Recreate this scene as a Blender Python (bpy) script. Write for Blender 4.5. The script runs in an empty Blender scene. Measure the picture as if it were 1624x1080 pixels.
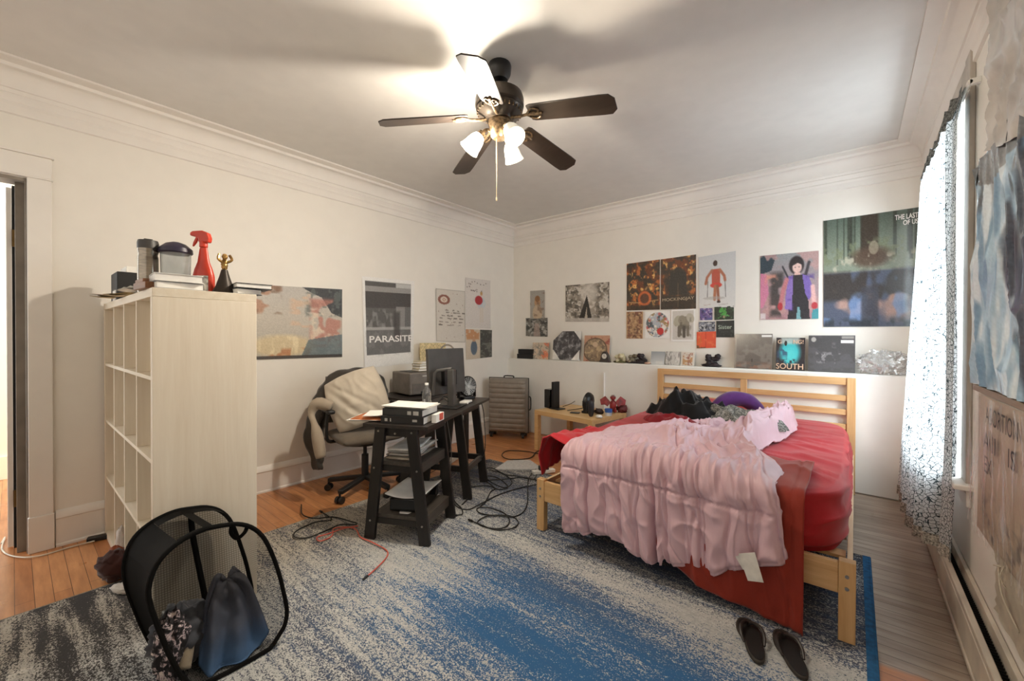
import bpy, bmesh, math, random
import numpy as np
from mathutils import Vector, Matrix, noise as mnoise
random.seed(4)
S = bpy.context.scene
COL = S.collection
rad = math.radians
# ------------------------------------------------------------------ camera
FPX, YAW, PIT, ROL, CH = 655.75, rad(39.634), rad(0.4406), rad(0.1563), 1.27
_cy, _sy = math.cos(YAW), math.sin(YAW)
FW = Vector((-_sy*math.cos(PIT), _cy*math.cos(PIT), -math.sin(PIT)))
_r = Vector((_cy, _sy, 0)); _u = _r.cross(FW)
RT = _r*math.cos(ROL) + _u*math.sin(ROL)
UP = -_r*math.sin(ROL) + _u*math.cos(ROL)
EYE = Vector((0, 0, CH))

def on(px, py, axis, val):
    """survey helper: where the sight line of a photo point meets the plane axis=val"""
    d = RT*((px-812)/FPX) - UP*((py-540)/FPX) + FW
    i = 'xyz'.index(axis)
    return EYE + d*((val-EYE[i])/d[i])

cam = bpy.data.cameras.new('camera')
cam.sensor_width = 36; cam.lens = 36*FPX/1624; cam.clip_start = .02
co = bpy.data.objects.new('camera', cam); COL.objects.link(co)
mw = Matrix.Identity(4)
for i, a in enumerate((RT, UP, -FW)):
    for j in range(3): mw[j][i] = a[j]
mw.translation = EYE
co.matrix_world = mw
S.camera = co

# ------------------------------------------------------------------ room numbers
XL, XR, YB, YL, ZC, ZL = -3.71, 0.42, 4.51, 4.40, 2.80, 0.98

# ------------------------------------------------------------------ materials
def lin(c):
    c = [x/255.0 for x in c]
    return tuple(x/12.92 if x <= .04045 else ((x+.055)/1.055)**2.4 for x in c)
class N:
    def __init__(s, name):
        s.m = bpy.data.materials.new(name); s.m.use_nodes = True
        s.t = s.m.node_tree; s.n = s.t.nodes; s.l = s.t.links
        s.b = s.n['Principled BSDF']; s.out = s.n['Material Output']
    def add(s, typ, **kw):
        n = s.n.new(typ)
        for k, v in kw.items():
            if k.startswith('i_'):
                key = k[2:].replace('_', ' ')
                n.inputs[int(key) if key.isdigit() else key].default_value = v
            else: setattr(n, k, v)
        return n
    def link(s, a, b): s.l.new(a, b)
    def coord(s, scale=(1, 1, 1), kind='Object', rot=(0, 0, 0)):
        if kind == 'World':
            g = s.add('ShaderNodeNewGeometry'); o = g.outputs['Position']
        else:
            g = s.add('ShaderNodeTexCoord'); o = g.outputs[kind]
        mp = s.add('ShaderNodeMapping'); mp.inputs['Scale'].default_value = scale; mp.inputs['Rotation'].default_value = rot
        s.link(o, mp.inputs['Vector']); return mp.outputs['Vector']
    def noise(s, vec, scale, detail=3, rough=.5, dist=0):
        n = s.add('ShaderNodeTexNoise'); n.inputs['Scale'].default_value = scale
        n.inputs['Detail'].default_value = detail; n.inputs['Roughness'].default_value = rough; n.inputs['Distortion'].default_value = dist
        s.link(vec, n.inputs['Vector']); return n.outputs['Fac']
    def ramp(s, fac, stops, interp='LINEAR'):
        r = s.add('ShaderNodeValToRGB'); r.color_ramp.interpolation = interp
        e = r.color_ramp.elements
        while len(e) < len(stops): e.new(.5)
        for el, (p, c) in zip(e, stops):
            el.position = p; el.color = (*(lin(c) if len(c) == 3 else c[:3]), 1)
        s.link(fac, r.inputs['Fac']); return r.outputs['Color']
    def math(s, op, a, b=None, c=None, clamp=False):
        n = s.add('ShaderNodeMath', operation=op); n.use_clamp = clamp
        for i, x in enumerate((a, b, c)):
            if x is None: continue
            if isinstance(x, (int, float)): n.inputs[i].default_value = x
            else: s.link(x, n.inputs[i])
        return n.outputs[0]
    def mix(s, fac, a, b, blend='MIX'):
        n = s.add('ShaderNodeMix', data_type='RGBA', blend_type=blend)
        for k, x in ((0, fac), (6, a), (7, b)):
            if isinstance(x, (int, float)): n.inputs[k].default_value = x
            elif isinstance(x, tuple): n.inputs[k].default_value = (*lin(x), 1)
            else: s.link(x, n.inputs[k])
        return n.outputs[2]
    def bump(s, h, strength=.3, dist=.01):
        b = s.add('ShaderNodeBump'); b.inputs['Strength'].default_value = strength; b.inputs['Distance'].default_value = dist
        s.link(h, b.inputs['Height']); s.link(b.outputs['Normal'], s.b.inputs['Normal'])
    def done(s, color=None, rough=.6, metal=0, spec=None):
        if color is not None: s.link(color, s.b.inputs['Base Color'])
        s.b.inputs['Roughness'].default_value = rough; s.b.inputs['Metallic'].default_value = metal
        if spec is not None: s.b.inputs['Specular IOR Level'].default_value = spec
        return s.m
MATS = {}
def plain(name, c, rough=.6, metal=0, var=.12, scale=12, bump=0, bscale=80, stretch=(1, 1, 1), spec=None):
    """a colour with a soft procedural mottling"""
    if name in MATS: return MATS[name]
    n = N(name); v = n.coord(stretch)
    f = n.noise(v, scale, 4)
    d = tuple(max(0, x*(1-var)) for x in c); l = tuple(min(255, x*(1+var*.6)) for x in c)
    col = n.ramp(f, [(.3, d), (.7, l)])
    if bump: n.bump(n.noise(v, bscale, 3), bump, .004)
    MATS[name] = n.done(col, rough, metal, spec); return MATS[name]
def wood(name, c1, c2, axis='x', rough=.45, scale=3.0):
    if name in MATS: return MATS[name]
    n = N(name); sc = {'x': (.6, 9, 9), 'y': (9, .6, 9), 'z': (9, 9, .6)}[axis]
    v = n.coord(sc); f = n.noise(v, scale, 5, .6, .6)
    f2 = n.noise(v, scale*6, 2)
    f3 = n.math('ADD', n.math('MULTIPLY', f, .8), n.math('MULTIPLY', f2, .2))
    col = n.ramp(f3, [(.32, c1), (.68, c2)])
    n.bump(f2, .08, .002)
    MATS[name] = n.done(col, rough); return MATS[name]

# ------------------------------------------------------------------ object helpers
def tag(o, label=None, cat=None, group=None, kind=None):
    if label: o['label'] = label
    if cat: o['category'] = cat
    if group: o['group'] = group
    if kind: o['kind'] = kind
    return o
def thing(name, label, cat, loc=(0, 0, 0), rz=0, group=None):
    o = bpy.data.objects.new(name, None); o.empty_display_size = .05; COL.objects.link(o)
    o.location = loc; o.rotation_euler = (0, 0, rz)
    return tag(o, label, cat, group)
def wmat(o):
    m = o.matrix_basis.copy()
    p = o.parent
    while p: m = p.matrix_basis @ m; p = p.parent
    return m
def basis(x, y, z): return Matrix((x, y, z)).transposed()

class MB:
    def __init__(s): s.v = []; s.f = []; s.mi = []; s.c = None
    def add(s, vs, fs, mi=0):
        o = len(s.v); s.v += [Vector(p) for p in vs]
        s.f += [tuple(i+o for i in f) for f in fs]; s.mi += [mi]*len(fs); return s
    def box(s, c, d, rot=None, mi=0):
        c = Vector(c); hx, hy, hz = d[0]/2, d[1]/2, d[2]/2
        vs = [Vector((x, y, z)) for x in (-hx, hx) for y in (-hy, hy) for z in (-hz, hz)]
        if rot is not None:
            if isinstance(rot, (int, float)): rot = Matrix.Rotation(rot, 3, 'Z')
            vs = [rot @ p for p in vs]
        return s.add([p+c for p in vs], [(0, 1, 3, 2), (4, 6, 7, 5), (0, 4, 5, 1), (2, 3, 7, 6), (0, 2, 6, 4), (1, 5, 7, 3)], mi)
    def b2(s, x0, x1, y0, y1, z0, z1, mi=0): return s.box(((x0+x1)/2, (y0+y1)/2, (z0+z1)/2), (abs(x1-x0), abs(y1-y0), abs(z1-z0)), None, mi)
    def bar(s, p0, p1, w, t, side=None, mi=0):
        """rectangular bar from p0 to p1, w wide along `side`, t thick"""
        p0, p1 = Vector(p0), Vector(p1); d = (p1-p0); L = d.length; d.normalize()
        sd = Vector(side) if side else Vector((1, 0, 0))
        sd = (sd - d*sd.dot(d)).normalized(); th = d.cross(sd)
        return s.box((p0+p1)/2, (w, t, L), basis(sd, th, d), mi)
    def cyl(s, p0, p1, r0, r1=None, n=16, mi=0):
        p0, p1 = Vector(p0), Vector(p1); r1 = r0 if r1 is None else r1
        d = (p1-p0).normalized(); a = d.orthogonal().normalized(); b = d.cross(a)
        vs = []
        for p, r in ((p0, r0), (p1, r1)):
            for k in range(n):
                t = 2*math.pi*k/n; vs.append(p + (a*math.cos(t)+b*math.sin(t))*r)
        fs = [(k, (k+1) % n, n+(k+1) % n, n+k) for k in range(n)] + [tuple(range(n-1, -1, -1)), tuple(range(n, 2*n))]
        return s.add(vs, fs, mi)
    def tube(s, pts, r, n=8, closed=False, mi=0, sub=0):
        pts = [Vector(p) for p in pts]
        if sub: pts = smooth_path(pts, sub, closed)
        m = len(pts); vs = []; fs = []; prev = None
        for i, p in enumerate(pts):
            if closed: d = pts[(i+1) % m]-pts[i-1]
            else: d = pts[min(i+1, m-1)]-pts[max(i-1, 0)]
            if d.length < 1e-9: d = Vector((0, 0, 1))
            d.normalize()
            a = prev - d*prev.dot(d) if prev else d.orthogonal()
            if a.length < 1e-6: a = d.orthogonal()
            a.normalize(); prev = a; b = d.cross(a)
            rr = r(i/(m-1)) if callable(r) else r
            for k in range(n):
                t = 2*math.pi*k/n; vs.append(p+(a*math.cos(t)+b*math.sin(t))*rr)
        for i in range(m if closed else m-1):
            j = (i+1) % m
            for k in range(n): fs.append((i*n+k, i*n+(k+1) % n, j*n+(k+1) % n, j*n+k))
        if not closed: fs += [tuple(range(n-1, -1, -1)), tuple(range((m-1)*n, m*n))]
        return s.add(vs, fs, mi)
    def lathe(s, prof, c=(0, 0, 0), n=24, mi=0, axis=None):
        c = Vector(c); vs = []; fs = []
        R = axis.to_3x3() if axis is not None else Matrix.Identity(3)
        for r, z in prof:
            for k in range(n):
                t = 2*math.pi*k/n; vs.append(c + R @ Vector((r*math.cos(t), r*math.sin(t), z)))
        for i in range(len(prof)-1):
            for k in range(n): fs.append((i*n+k, i*n+(k+1) % n, (i+1)*n+(k+1) % n, (i+1)*n+k))
        if prof[0][0] > 1e-6: fs.append(tuple(range(n-1, -1, -1)))
        if prof[-1][0] > 1e-6: fs.append(tuple(range((len(prof)-1)*n, len(prof)*n)))
        return s.add(vs, fs, mi)
    def grid(s, fn, nu, nv, cu=False, cv=False, mi=0, skip=None):
        vs = [Vector(fn(i/(nu if cu else nu-1), j/(nv if cv else nv-1))) for j in range(nv) for i in range(nu)]
        fs = []
        for j in range(nv if cv else nv-1):
            for i in range(nu if cu else nu-1):
                if skip and skip((i+.5)/(nu-1), (j+.5)/(nv-1)): continue
                i2, j2 = (i+1) % nu, (j+1) % nv
                fs.append((j*nu+i, j*nu+i2, j2*nu+i2, j2*nu+i))
        return s.add(vs, fs, mi)
    def prism(s, poly, h0, h1, xf=None, mi=0):
        n = len(poly); f = xf or (lambda p: p)
        vs = [f(Vector((x, y, h))) for h in (h0, h1) for x, y in poly]
        fs = [tuple(range(n-1, -1, -1)), tuple(range(n, 2*n))] + [(k, (k+1) % n, n+(k+1) % n, n+k) for k in range(n)]
        return s.add(vs, fs, mi)
    def blob(s, c, r, nz=0, sc=4, seed=0, nu=28, nv=18, rot=None, flat=None, mi=0, p=1):
        """ellipsoid with noise; `flat` = lowest z it may reach"""
        c = Vector(c)
        def fn(u, v):
            a = 2*math.pi*u; b = math.pi*(v-.5)
            q = Vector((math.cos(a)*math.cos(b), math.sin(a)*math.cos(b), math.sin(b)))
            if p != 1: q = Vector([math.copysign(abs(t)**p, t) for t in q])
            k = 1
            if nz: k += nz*(mnoise.noise(q*sc+Vector((seed*7.1, seed*3.3, seed)))+.5*mnoise.noise(q*sc*2.3+Vector((seed, 2, 5))))
            q = Vector((q.x*r[0], q.y*r[1], q.z*r[2]))*k
            if rot is not None: q = (Matrix.Rotation(rot, 3, 'Z') if isinstance(rot, (int, float)) else rot) @ q
            q = q+c
            if flat is not None and q.z < flat: q.z = flat
            return q
        return s.grid(fn, nu, nv, cu=True, mi=mi)
    def build(s, name, mats, parent=None, world=False, smooth=True, bevel=0, seg=2, sub=0, solid=0, angle=38, colors=None, origin=None, merge=False):
        if not isinstance(mats, (list, tuple)): mats = [mats]
        vs = s.v; loc = None
        if parent is not None and world:
            im = wmat(parent).inverted(); vs = [im @ p for p in vs]
        elif parent is None:
            xs, ys, zs = [p.x for p in vs], [p.y for p in vs], [p.z for p in vs]
            loc = Vector(((min(xs)+max(xs))/2, (min(ys)+max(ys))/2, min(zs))) if origin is None else Vector(origin)
            vs = [p-loc for p in vs]
        me = bpy.data.meshes.new(name); me.from_pydata([tuple(p) for p in vs], [], s.f)
        for m in mats: me.materials.append(m)
        if len(mats) > 1: me.polygons.foreach_set('material_index', s.mi)
        if colors is not None:
            at = me.color_attributes.new('Col', 'FLOAT_COLOR', 'POINT')
            at.data.foreach_set('color', np.asarray(colors, np.float32).ravel())
        if merge:
            bm = bmesh.new(); bm.from_mesh(me); bmesh.ops.remove_doubles(bm, verts=bm.verts, dist=1e-5); bmesh.ops.recalc_face_normals(bm, faces=bm.faces); bm.to_mesh(me); bm.free()
        me.update()
        if smooth:
            me.polygons.foreach_set('use_smooth', [True]*len(me.polygons))
            me.set_sharp_from_angle(angle=rad(angle))
        o = bpy.data.objects.new(name, me); COL.objects.link(o)
        if parent is not None: o.parent = parent
        if loc is not None: o.location = loc
        if solid: m = o.modifiers.new('solid', 'SOLIDIFY'); m.thickness = abs(solid); m.offset = -1 if solid > 0 else 1
        if bevel: m = o.modifiers.new('bevel', 'BEVEL'); m.width = bevel; m.segments = seg; m.limit_method = 'ANGLE'; m.angle_limit = rad(35)
        if sub: m = o.modifiers.new('sub', 'SUBSURF'); m.levels = sub; m.render_levels = sub
        return o
def smooth_path(pts, k=6, closed=False):
    out = []; n = len(pts)
    rng = range(n if closed else n-1)
    for i in rng:
        if closed: a, b, c, d = pts[i-1], pts[i], pts[(i+1) % n], pts[(i+2) % n]
        else: a, b, c, d = pts[max(i-1, 0)], pts[i], pts[i+1], pts[min(i+2, n-1)]
        for j in range(k):
            t = j/k
            out.append(.5*((2*b)+(c-a)*t+(2*a-5*b+4*c-d)*t*t+(3*b-a-3*c+d)*t**3))
    if not closed: out.append(pts[-1])
    return out
def copy_tree(o, parent=None):
    c = o.copy(); COL.objects.link(c)
    if parent is not None: c.parent = parent
    for ch in list(o.children): copy_tree(ch, c)
    return c
def nz(x, y, z=0.0): return mnoise.noise(Vector((x, y, z)))
def sm(a, b, x):
    t = min(1, max(0, (x-a)/(b-a))); return t*t*(3-2*t)
def interp(x, pts):
    if x <= pts[0][0]: return pts[0][1]
    for (x0, y0), (x1, y1) in zip(pts, pts[1:]):
        if x <= x1: return y0+(y1-y0)*(x-x0)/(x1-x0)
    return pts[-1][1]
def txt(s, name, mat, parent, org, xdir, ydir, width=None, height=None, bold=0, label=None, shear=0, extrude=.0006):
    """lettering: text mesh fitted to width/height (m), lower-left at org, world space"""
    cu = bpy.data.curves.new(name, 'FONT'); cu.body = s; cu.extrude = .0; cu.offset = bold; cu.shear = shear
    t = bpy.data.objects.new(name, cu); COL.objects.link(t)
    dg = bpy.context.evaluated_depsgraph_get(); dg.update()
    me = bpy.data.meshes.new_from_object(t.evaluated_get(dg))
    bpy.data.objects.remove(t)
    vs = [v.co.copy() for v in me.vertices]; fs = [tuple(p.vertices) for p in me.polygons]
    x0, x1 = min(p.x for p in vs), max(p.x for p in vs); y0, y1 = min(p.y for p in vs), max(p.y for p in vs)
    sx = width/(x1-x0) if width else None; sy = height/(y1-y0) if height else None
    sx = sx or sy; sy = sy or sx
    X, Y = Vector(xdir).normalized(), Vector(ydir).normalized(); Z = X.cross(Y)
    m = MB(); m.add([Vector(org)+X*((p.x-x0)*sx)+Y*((p.y-y0)*sy)+Z*extrude for p in vs], fs)
    bpy.data.meshes.remove(me)
    return m.build(name, mat, parent, world=True, smooth=False)

# ------------------------------------------------------------------ painted sheets (posters, covers): colours live on the mesh
class Cv:
    def __init__(s, w, h, bg=(255, 255, 255)):
        s.w, s.h = w, h; s.a = np.empty((h, w, 3)); s.a[:] = bg
        s.V, s.U = np.mgrid[0:h, 0:w]; s.U = (s.U+.5)/w; s.V = (s.V+.5)/h; s.rng = np.random.RandomState(w*7+h)
    def put(s, m, c, a=1):
        m = np.clip(m, 0, 1)[..., None]*a; s.a = s.a*(1-m)+np.array(c, float)*m; return s
    def grad(s, c0, c1, v0=0, v1=1, a=1, horiz=False):
        t = np.clip(((s.U if horiz else s.V)-v0)/(v1-v0), 0, 1)[..., None]
        s.a = s.a*(1-a)+(np.array(c0, float)*(1-t)+np.array(c1, float)*t)*a; return s
    def rect(s, u0, v0, u1, v1, c, a=1, soft=.004):
        m = np.minimum.reduce([(s.U-u0)/soft, (u1-s.U)/soft, (s.V-v0)/soft, (v1-s.V)/soft]); return s.put(m+.5, c, a)
    def ell(s, cu, cv, ru, rv, c, a=1, rot=0, soft=.15):
        du, dv = s.U-cu, s.V-cv; asp = s.w/s.h
        x, y = du*math.cos(rot)*asp+dv*math.sin(rot), -du*math.sin(rot)*asp+dv*math.cos(rot)
        d = np.sqrt((x/(ru*asp))**2+(y/rv)**2); return s.put((1-d)/soft+.5, c, a)
    def line(s, pts, w, c, a=1):
        best = np.full(s.U.shape, 9.); k = s.h/s.w
        for (u0, v0), (u1, v1) in zip(pts, pts[1:]):
            dx, dy = u1-u0, (v1-v0)*k; L = dx*dx+dy*dy+1e-12
            t = np.clip(((s.U-u0)*dx+(s.V-v0)*k*dy)/L, 0, 1)
            best = np.minimum(best, np.hypot(s.U-u0-t*dx, (s.V-v0)*k-t*dy))
        return s.put((w/2-best)/(.25*w+.004)+.5, c, a)
    def poly(s, pts, c, a=1):
        ins = np.zeros(s.U.shape, bool); j = len(pts)-1
        for i in range(len(pts)):
            (xi, yi), (xj, yj) = pts[i], pts[j]
            ins ^= ((yi > s.V) != (yj > s.V)) & (s.U < (xj-xi)*(s.V-yi)/((yj-yi) or 1e-9)+xi); j = i
        return s.put(ins*1., c, a)
    def field(s, nu, nv, seed=0):
        r = np.random.RandomState(seed).rand(nv+2, nu+2)
        x, y = s.U*nu, s.V*nv; xi, yi = x.astype(int), y.astype(int); fx, fy = x-xi, y-yi
        fx, fy = fx*fx*(3-2*fx), fy*fy*(3-2*fy)
        return (r[yi, xi]*(1-fx)+r[yi, xi+1]*fx)*(1-fy)+(r[yi+1, xi]*(1-fx)+r[yi+1, xi+1]*fx)*fy
    def blot(s, c, nu, nv, thr=.55, seed=0, a=1, mask=None, soft=.12):
        m = np.clip((s.field(nu, nv, seed)*.65+s.field(nu*3, nv*3, seed+1)*.35-thr)/soft, 0, 1)
        if mask is not None: m = m*(mask(s) if callable(mask) else mask)
        return s.put(m, c, a)
    def box(s, u0, v0, u1, v1, soft=.05):
        return np.clip(np.minimum.reduce([(s.U-u0)/soft, (u1-s.U)/soft, (s.V-v0)/soft, (v1-s.V)/soft])+.5, 0, 1)
    def grain(s, amp=10, seed=1):
        s.a = np.clip(s.a+(np.random.RandomState(seed).rand(s.h, s.w, 1)-.5)*2*amp, 0, 255); return s
    def colors(s):
        c = s.a/255; c = np.where(c <= .04045, c/12.92, ((c+.055)/1.055)**2.4)
        return np.concatenate([c, np.ones((s.h, s.w, 1))], 2).reshape(-1, 4)
def B_(*a): return lambda cv: cv.box(*a)
def NB_(*a): return lambda cv: 1-cv.box(*a)
def painted(name, rough=.45):
    if name in MATS: return MATS[name]
    n = N(name); a = n.add('ShaderNodeAttribute', attribute_name='Col')
    f = n.noise(n.coord((1, 1, 1)), 60, 2)
    col = n.mix(n.math('MULTIPLY', f, .08), a.outputs['Color'], (120, 110, 100))
    MATS[name] = n.done(col, rough); return MATS[name]
PAPER = painted('poster_paper', .5); GLOSS = painted('glossy_print', .22)
def sheet(name, cs, cv, mat=PAPER, parent=None, thick=.0, edge=(225, 222, 215), curl=.002, seed=0):
    """painted sheet between world corners TL,TR,BR,BL; thick>0 adds a board behind it"""
    TL, TR, BR, BL = [Vector(c) for c in cs]
    nrm = (TR-TL).cross(BL-TL).normalized()*-1
    m = MB(); cols = list(cv.colors())
    def fn(u, v):
        p = (TL*(1-u)+TR*u)*(1-v)+(BL*(1-u)+BR*u)*v
        if curl: p = p+nrm*(curl*(.8+nz(u*3+seed, v*3, seed)+1.2*(abs(u-.5)*2)**6*(abs(v-.5)*2)**4))
        return p
    m.grid(fn, cv.w, cv.h)
    if thick:
        b = nrm*-thick; e = (*lin(edge), 1); o = nrm*-.0005
        q = [TL, TR, BR, BL]
        m.add([p+o for p in q]+[p+b for p in q], [(0, 1, 5, 4), (1, 2, 6, 5), (2, 3, 7, 6), (3, 0, 4, 7), (4, 5, 6, 7)]); cols += [e]*8
    return m.build(name, mat, parent, world=parent is not None, colors=cols, angle=60)
# ================================================================== SETTING
def wall_mat(name, c, var=.012):
    n = N(name); v = n.coord((1, 1, 1), 'World')
    f = n.math('ADD', n.math('MULTIPLY', n.noise(v, 1.3, 4), .6), n.math('MULTIPLY', n.noise(v, 9, 3), .4))
    d = tuple(x*(1-var*2.2) for x in c)
    n.bump(n.noise(v, 35, 4), .06, .004)
    return n.done(n.ramp(f, [(.3, d), (.65, c)]), .55)
M_WALL = wall_mat('wall_paint', (236, 231, 222))
M_WHITE = wall_mat('ledge_paint', (240, 238, 232))
M_CEIL = wall_mat('ceiling_paint', (222, 219, 214), .02)
M_TRIM = wall_mat('trim_paint', (236, 231, 224), .015)
M_HALL = wall_mat('hall_paint', (250, 236, 205))

# floor: boards running across the room, worn grey by the window
n = N('floor_boards'); v = n.coord((1, 1, 1), 'World')
br = n.add('ShaderNodeTexBrick'); br.offset = .37; br.squash = 1
for k, x in (('Scale', 1), ('Mortar Size', .0011), ('Mortar Smooth', .2), ('Bias', 0), ('Brick Width', .9), ('Row Height', .062)): br.inputs[k].default_value = x
br.inputs['Color1'].default_value = (*lin((216, 154, 102)), 1); br.inputs['Color2'].default_value = (*lin((188, 124, 76)), 1); br.inputs['Mortar'].default_value = (*lin((70, 42, 26)), 1)
n.link(v, br.inputs['Vector'])
br2 = n.add('ShaderNodeTexBrick'); br2.offset = .37
for k, x in (('Scale', 1), ('Mortar Size', .0016), ('Mortar Smooth', .2), ('Bias', 0), ('Brick Width', .9), ('Row Height', .062)): br2.inputs[k].default_value = x
br2.inputs['Color1'].default_value = (*lin((186, 172, 156)), 1); br2.inputs['Color2'].default_value = (*lin((158, 142, 126)), 1); br2.inputs['Mortar'].default_value = (*lin((60, 48, 40)), 1)
n.link(v, br2.inputs['Vector'])
gr = n.noise(n.coord((2.0, 15, 1), 'World'), 2.0, 5, .6)
gcol = n.ramp(gr, [(.3, (196, 182, 170)), (.7, (255, 255, 255))])
sp = n.add('ShaderNodeSeparateXYZ'); n.link(v, sp.inputs[0])
wob = n.math('MULTIPLY', n.math('SUBTRACT', n.noise(v, 6, 3), .5), .12)
mx = n.math('MULTIPLY_ADD', n.math('ADD', sp.outputs['X'], wob), 7, 2.1, clamp=True)
my = n.math('MULTIPLY_ADD', n.math('ADD', sp.outputs['Y'], wob), 30, -64.2, clamp=True)
msk = n.math('MULTIPLY', mx, my)
c0 = n.mix(msk, br.outputs['Color'], br2.outputs['Color'])
c1 = n.mix(.75, c0, gcol, 'MULTIPLY')
n.bump(br.outputs['Fac'], -.25, .002)
rg = n.math('MULTIPLY_ADD', n.noise(v, 5, 3), .25, .2)
n.link(rg, n.b.inputs['Roughness'])
M_FLOOR = n.done(c1, .3); n.link(rg, n.b.inputs['Roughness'])

def struct(o): return tag(o, kind='structure')
struct(MB().b2(-6.2, .62, -1.2, 4.7, -.08, 0).build('floor', M_FLOOR, smooth=False, origin=(0, 0, 0)))
struct(MB().b2(XL-.14, .62, -1.2, 4.7, ZC, ZC+.1).build('ceiling', M_CEIL, smooth=False))
DY = .055
m = MB().b2(XL-.12, XL, DY, 4.66, 0, ZC).b2(XL-.12, XL, -.85, DY, 2.185, ZC).b2(XL-.12, XL, -1.2, -.85, 0, ZC)
struct(m.build('wall_left', M_WALL, smooth=False))
struct(MB().b2(XL, XR, YB, YB+.12, 0, ZC).build('wall_back', M_WALL, smooth=False))
struct(MB().b2(XL, XR, YL, YB, 0, ZL).build('wall_back_lower', M_WHITE, bevel=.012, smooth=True))
WY0, WY1, WZ0, WZ1 = 2.92, 4.06, .60, 2.46
m = MB().b2(XR, XR+.18, -1.2, WY0, 0, ZC).b2(XR, XR+.18, WY1, 4.66, 0, ZC).b2(XR, XR+.18, WY0, WY1, 0, WZ0).b2(XR, XR+.18, WY0, WY1, WZ1, ZC)
struct(m.build('wall_right', M_WALL, smooth=False))
struct(MB().b2(XL-.12, XR+.18, -1.32, -1.2, 0, ZC).build('wall_front', M_WALL, smooth=False))
# hall beyond the door
struct(MB().b2(-5.95, -5.82, -1.2, 1.2, 0, 2.8).b2(-5.82, -5.79, -1.2, 1.2, 0, .2).build('wall_hall', M_HALL, smooth=False))

# cornice swept round the room with mitred corners
prof = [(.175, ZC), (.175, ZC-.012), (.105, ZC-.016), (.100, ZC-.034), (.088, ZC-.038)]
for k in range(9):
    t = math.pi/2*k/8; prof.append((.088-.052*math.sin(t), ZC-.112+.074*math.cos(t)))
prof += [(.036, ZC-.128), (.028, ZC-.132), (.024, ZC-.15), (.030, ZC-.158), (.022, ZC-.172), (.016, ZC-.19), (.020, ZC-.20), (.012, ZC-.216), (.012, ZC-.262), (.0, ZC-.268)]
m = MB(); vs = []
for p, z in prof: vs += [(XL+p, -1.2, z), (XL+p, YB-p, z), (XR-p, YB-p, z), (XR-p, -1.2, z)]
m.add(vs, [(i*4+k, i*4+k+1, (i+1)*4+k+1, (i+1)*4+k) for i in range(len(prof)-1) for k in range(3)])
struct(m.build('trim_1', M_TRIM, angle=25))
# baseboard
m = MB()
bp = [(0, 0), (.026, 0), (.026, .012), (.018, .02), (.018, .165), (.026, .172), (.024, .188), (.012, .205), (.004, .215), (0, .217)]
m.add([(XL+p, y, z) for p, z in bp for y in (.16, YL)], [(2*i, 2*i+1, 2*i+3, 2*i+2) for i in range(len(bp)-1)])
struct(m.build('baseboard_left', M_TRIM, angle=30))
# door casing, jamb and opened door
m = MB().b2(XL, XL+.022, DY-.0, .152, 0, 2.19).b2(XL, XL+.026, -.98, .158, 2.19, 2.20).b2(XL, XL+.022, -.98, .152, 2.20, 2.32).b2(XL, XL+.034, -.98, .162, 2.32, 2.335).b2(XL, XL+.03, DY-.004, .156, 0, .21)
struct(m.build('trim_2', M_TRIM, bevel=.003))
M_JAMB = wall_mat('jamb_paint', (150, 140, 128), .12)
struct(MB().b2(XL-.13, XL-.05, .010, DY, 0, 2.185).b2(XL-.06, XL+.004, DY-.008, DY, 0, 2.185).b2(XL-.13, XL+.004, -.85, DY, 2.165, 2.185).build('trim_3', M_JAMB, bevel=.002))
d = struct(MB().b2(-4.62, -3.86, -.024, -.001, .012, 2.15).build('door_1', M_TRIM, bevel=.003))
struct(MB().b2(-3.875, -3.865, -.001, .03, .0, 2.165).build('door_gap_shade', plain('dark_gap', (16, 14, 13), .8), smooth=False))  # black strip standing in for the shade between door and jamb
M_BRASS = plain('aged_brass', (120, 96, 60), .35, .9)
MB().box((-3.852, .004, 1.85), (.012, .012, .1)).build('hinge', M_BRASS, d, world=True)
MB().box((-3.852, .004, .3), (.012, .012, .1)).build('hinge', M_BRASS, d, world=True)

# window
w = struct(MB().b2(XR+.05, XR+.11, WY0, WY0+.05, WZ0, WZ1).b2(XR+.05, XR+.11, WY1-.05, WY1, WZ0, WZ1).b2(XR+.05, XR+.11, WY0, WY1, WZ0, WZ0+.05).b2(XR+.05, XR+.11, WY0, WY1, WZ1-.05, WZ1).b2(XR+.04, XR+.1, WY0, WY1, 1.52, 1.58).build('window_1', M_TRIM, bevel=.004))
n = N('window_glass'); tr = n.add('ShaderNodeBsdfTransparent'); gl = n.add('ShaderNodeBsdfGlossy'); gl.inputs['Roughness'].default_value = .05
mxs = n.add('ShaderNodeMixShader'); mxs.inputs[0].default_value = .06
n.link(tr.outputs[0], mxs.inputs[1]); n.link(gl.outputs[0], mxs.inputs[2]); n.link(mxs.outputs[0], n.out.inputs['Surface'])
M_GLASS = n.m
MB().b2(XR+.078, XR+.082, WY0+.05, WY1-.05, WZ0+.05, WZ1-.05).build('pane', M_GLASS, w, world=True, smooth=False)
M_CASE = wall_mat('window_casing_paint', (214, 204, 192), .1)
MB().b2(XR-.02, XR, WY0-.11, WY0, .55, 2.60).b2(XR-.02, XR, WY1, WY1+.11, .55, 2.58).b2(XR-.02, XR, WY0, WY1, WZ1, 2.58).build('window_casing', M_CASE, w, world=True, bevel=.004)
MB().b2(XR-.065, XR+.05, WY0-.16, WY1+.14, .575, .60).b2(XR-.018, XR, WY0-.12, WY1+.1, .49, .575).build('window_sill', M_TRIM, w, world=True, bevel=.006)

# pipe on the low wall
q = on(958, 600, 'y', YL-.012)
struct(MB().cyl((q.x, YL-.012, .3), (q.x, YL-.012, .86), .01).build('trim_4', M_WHITE))

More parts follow.
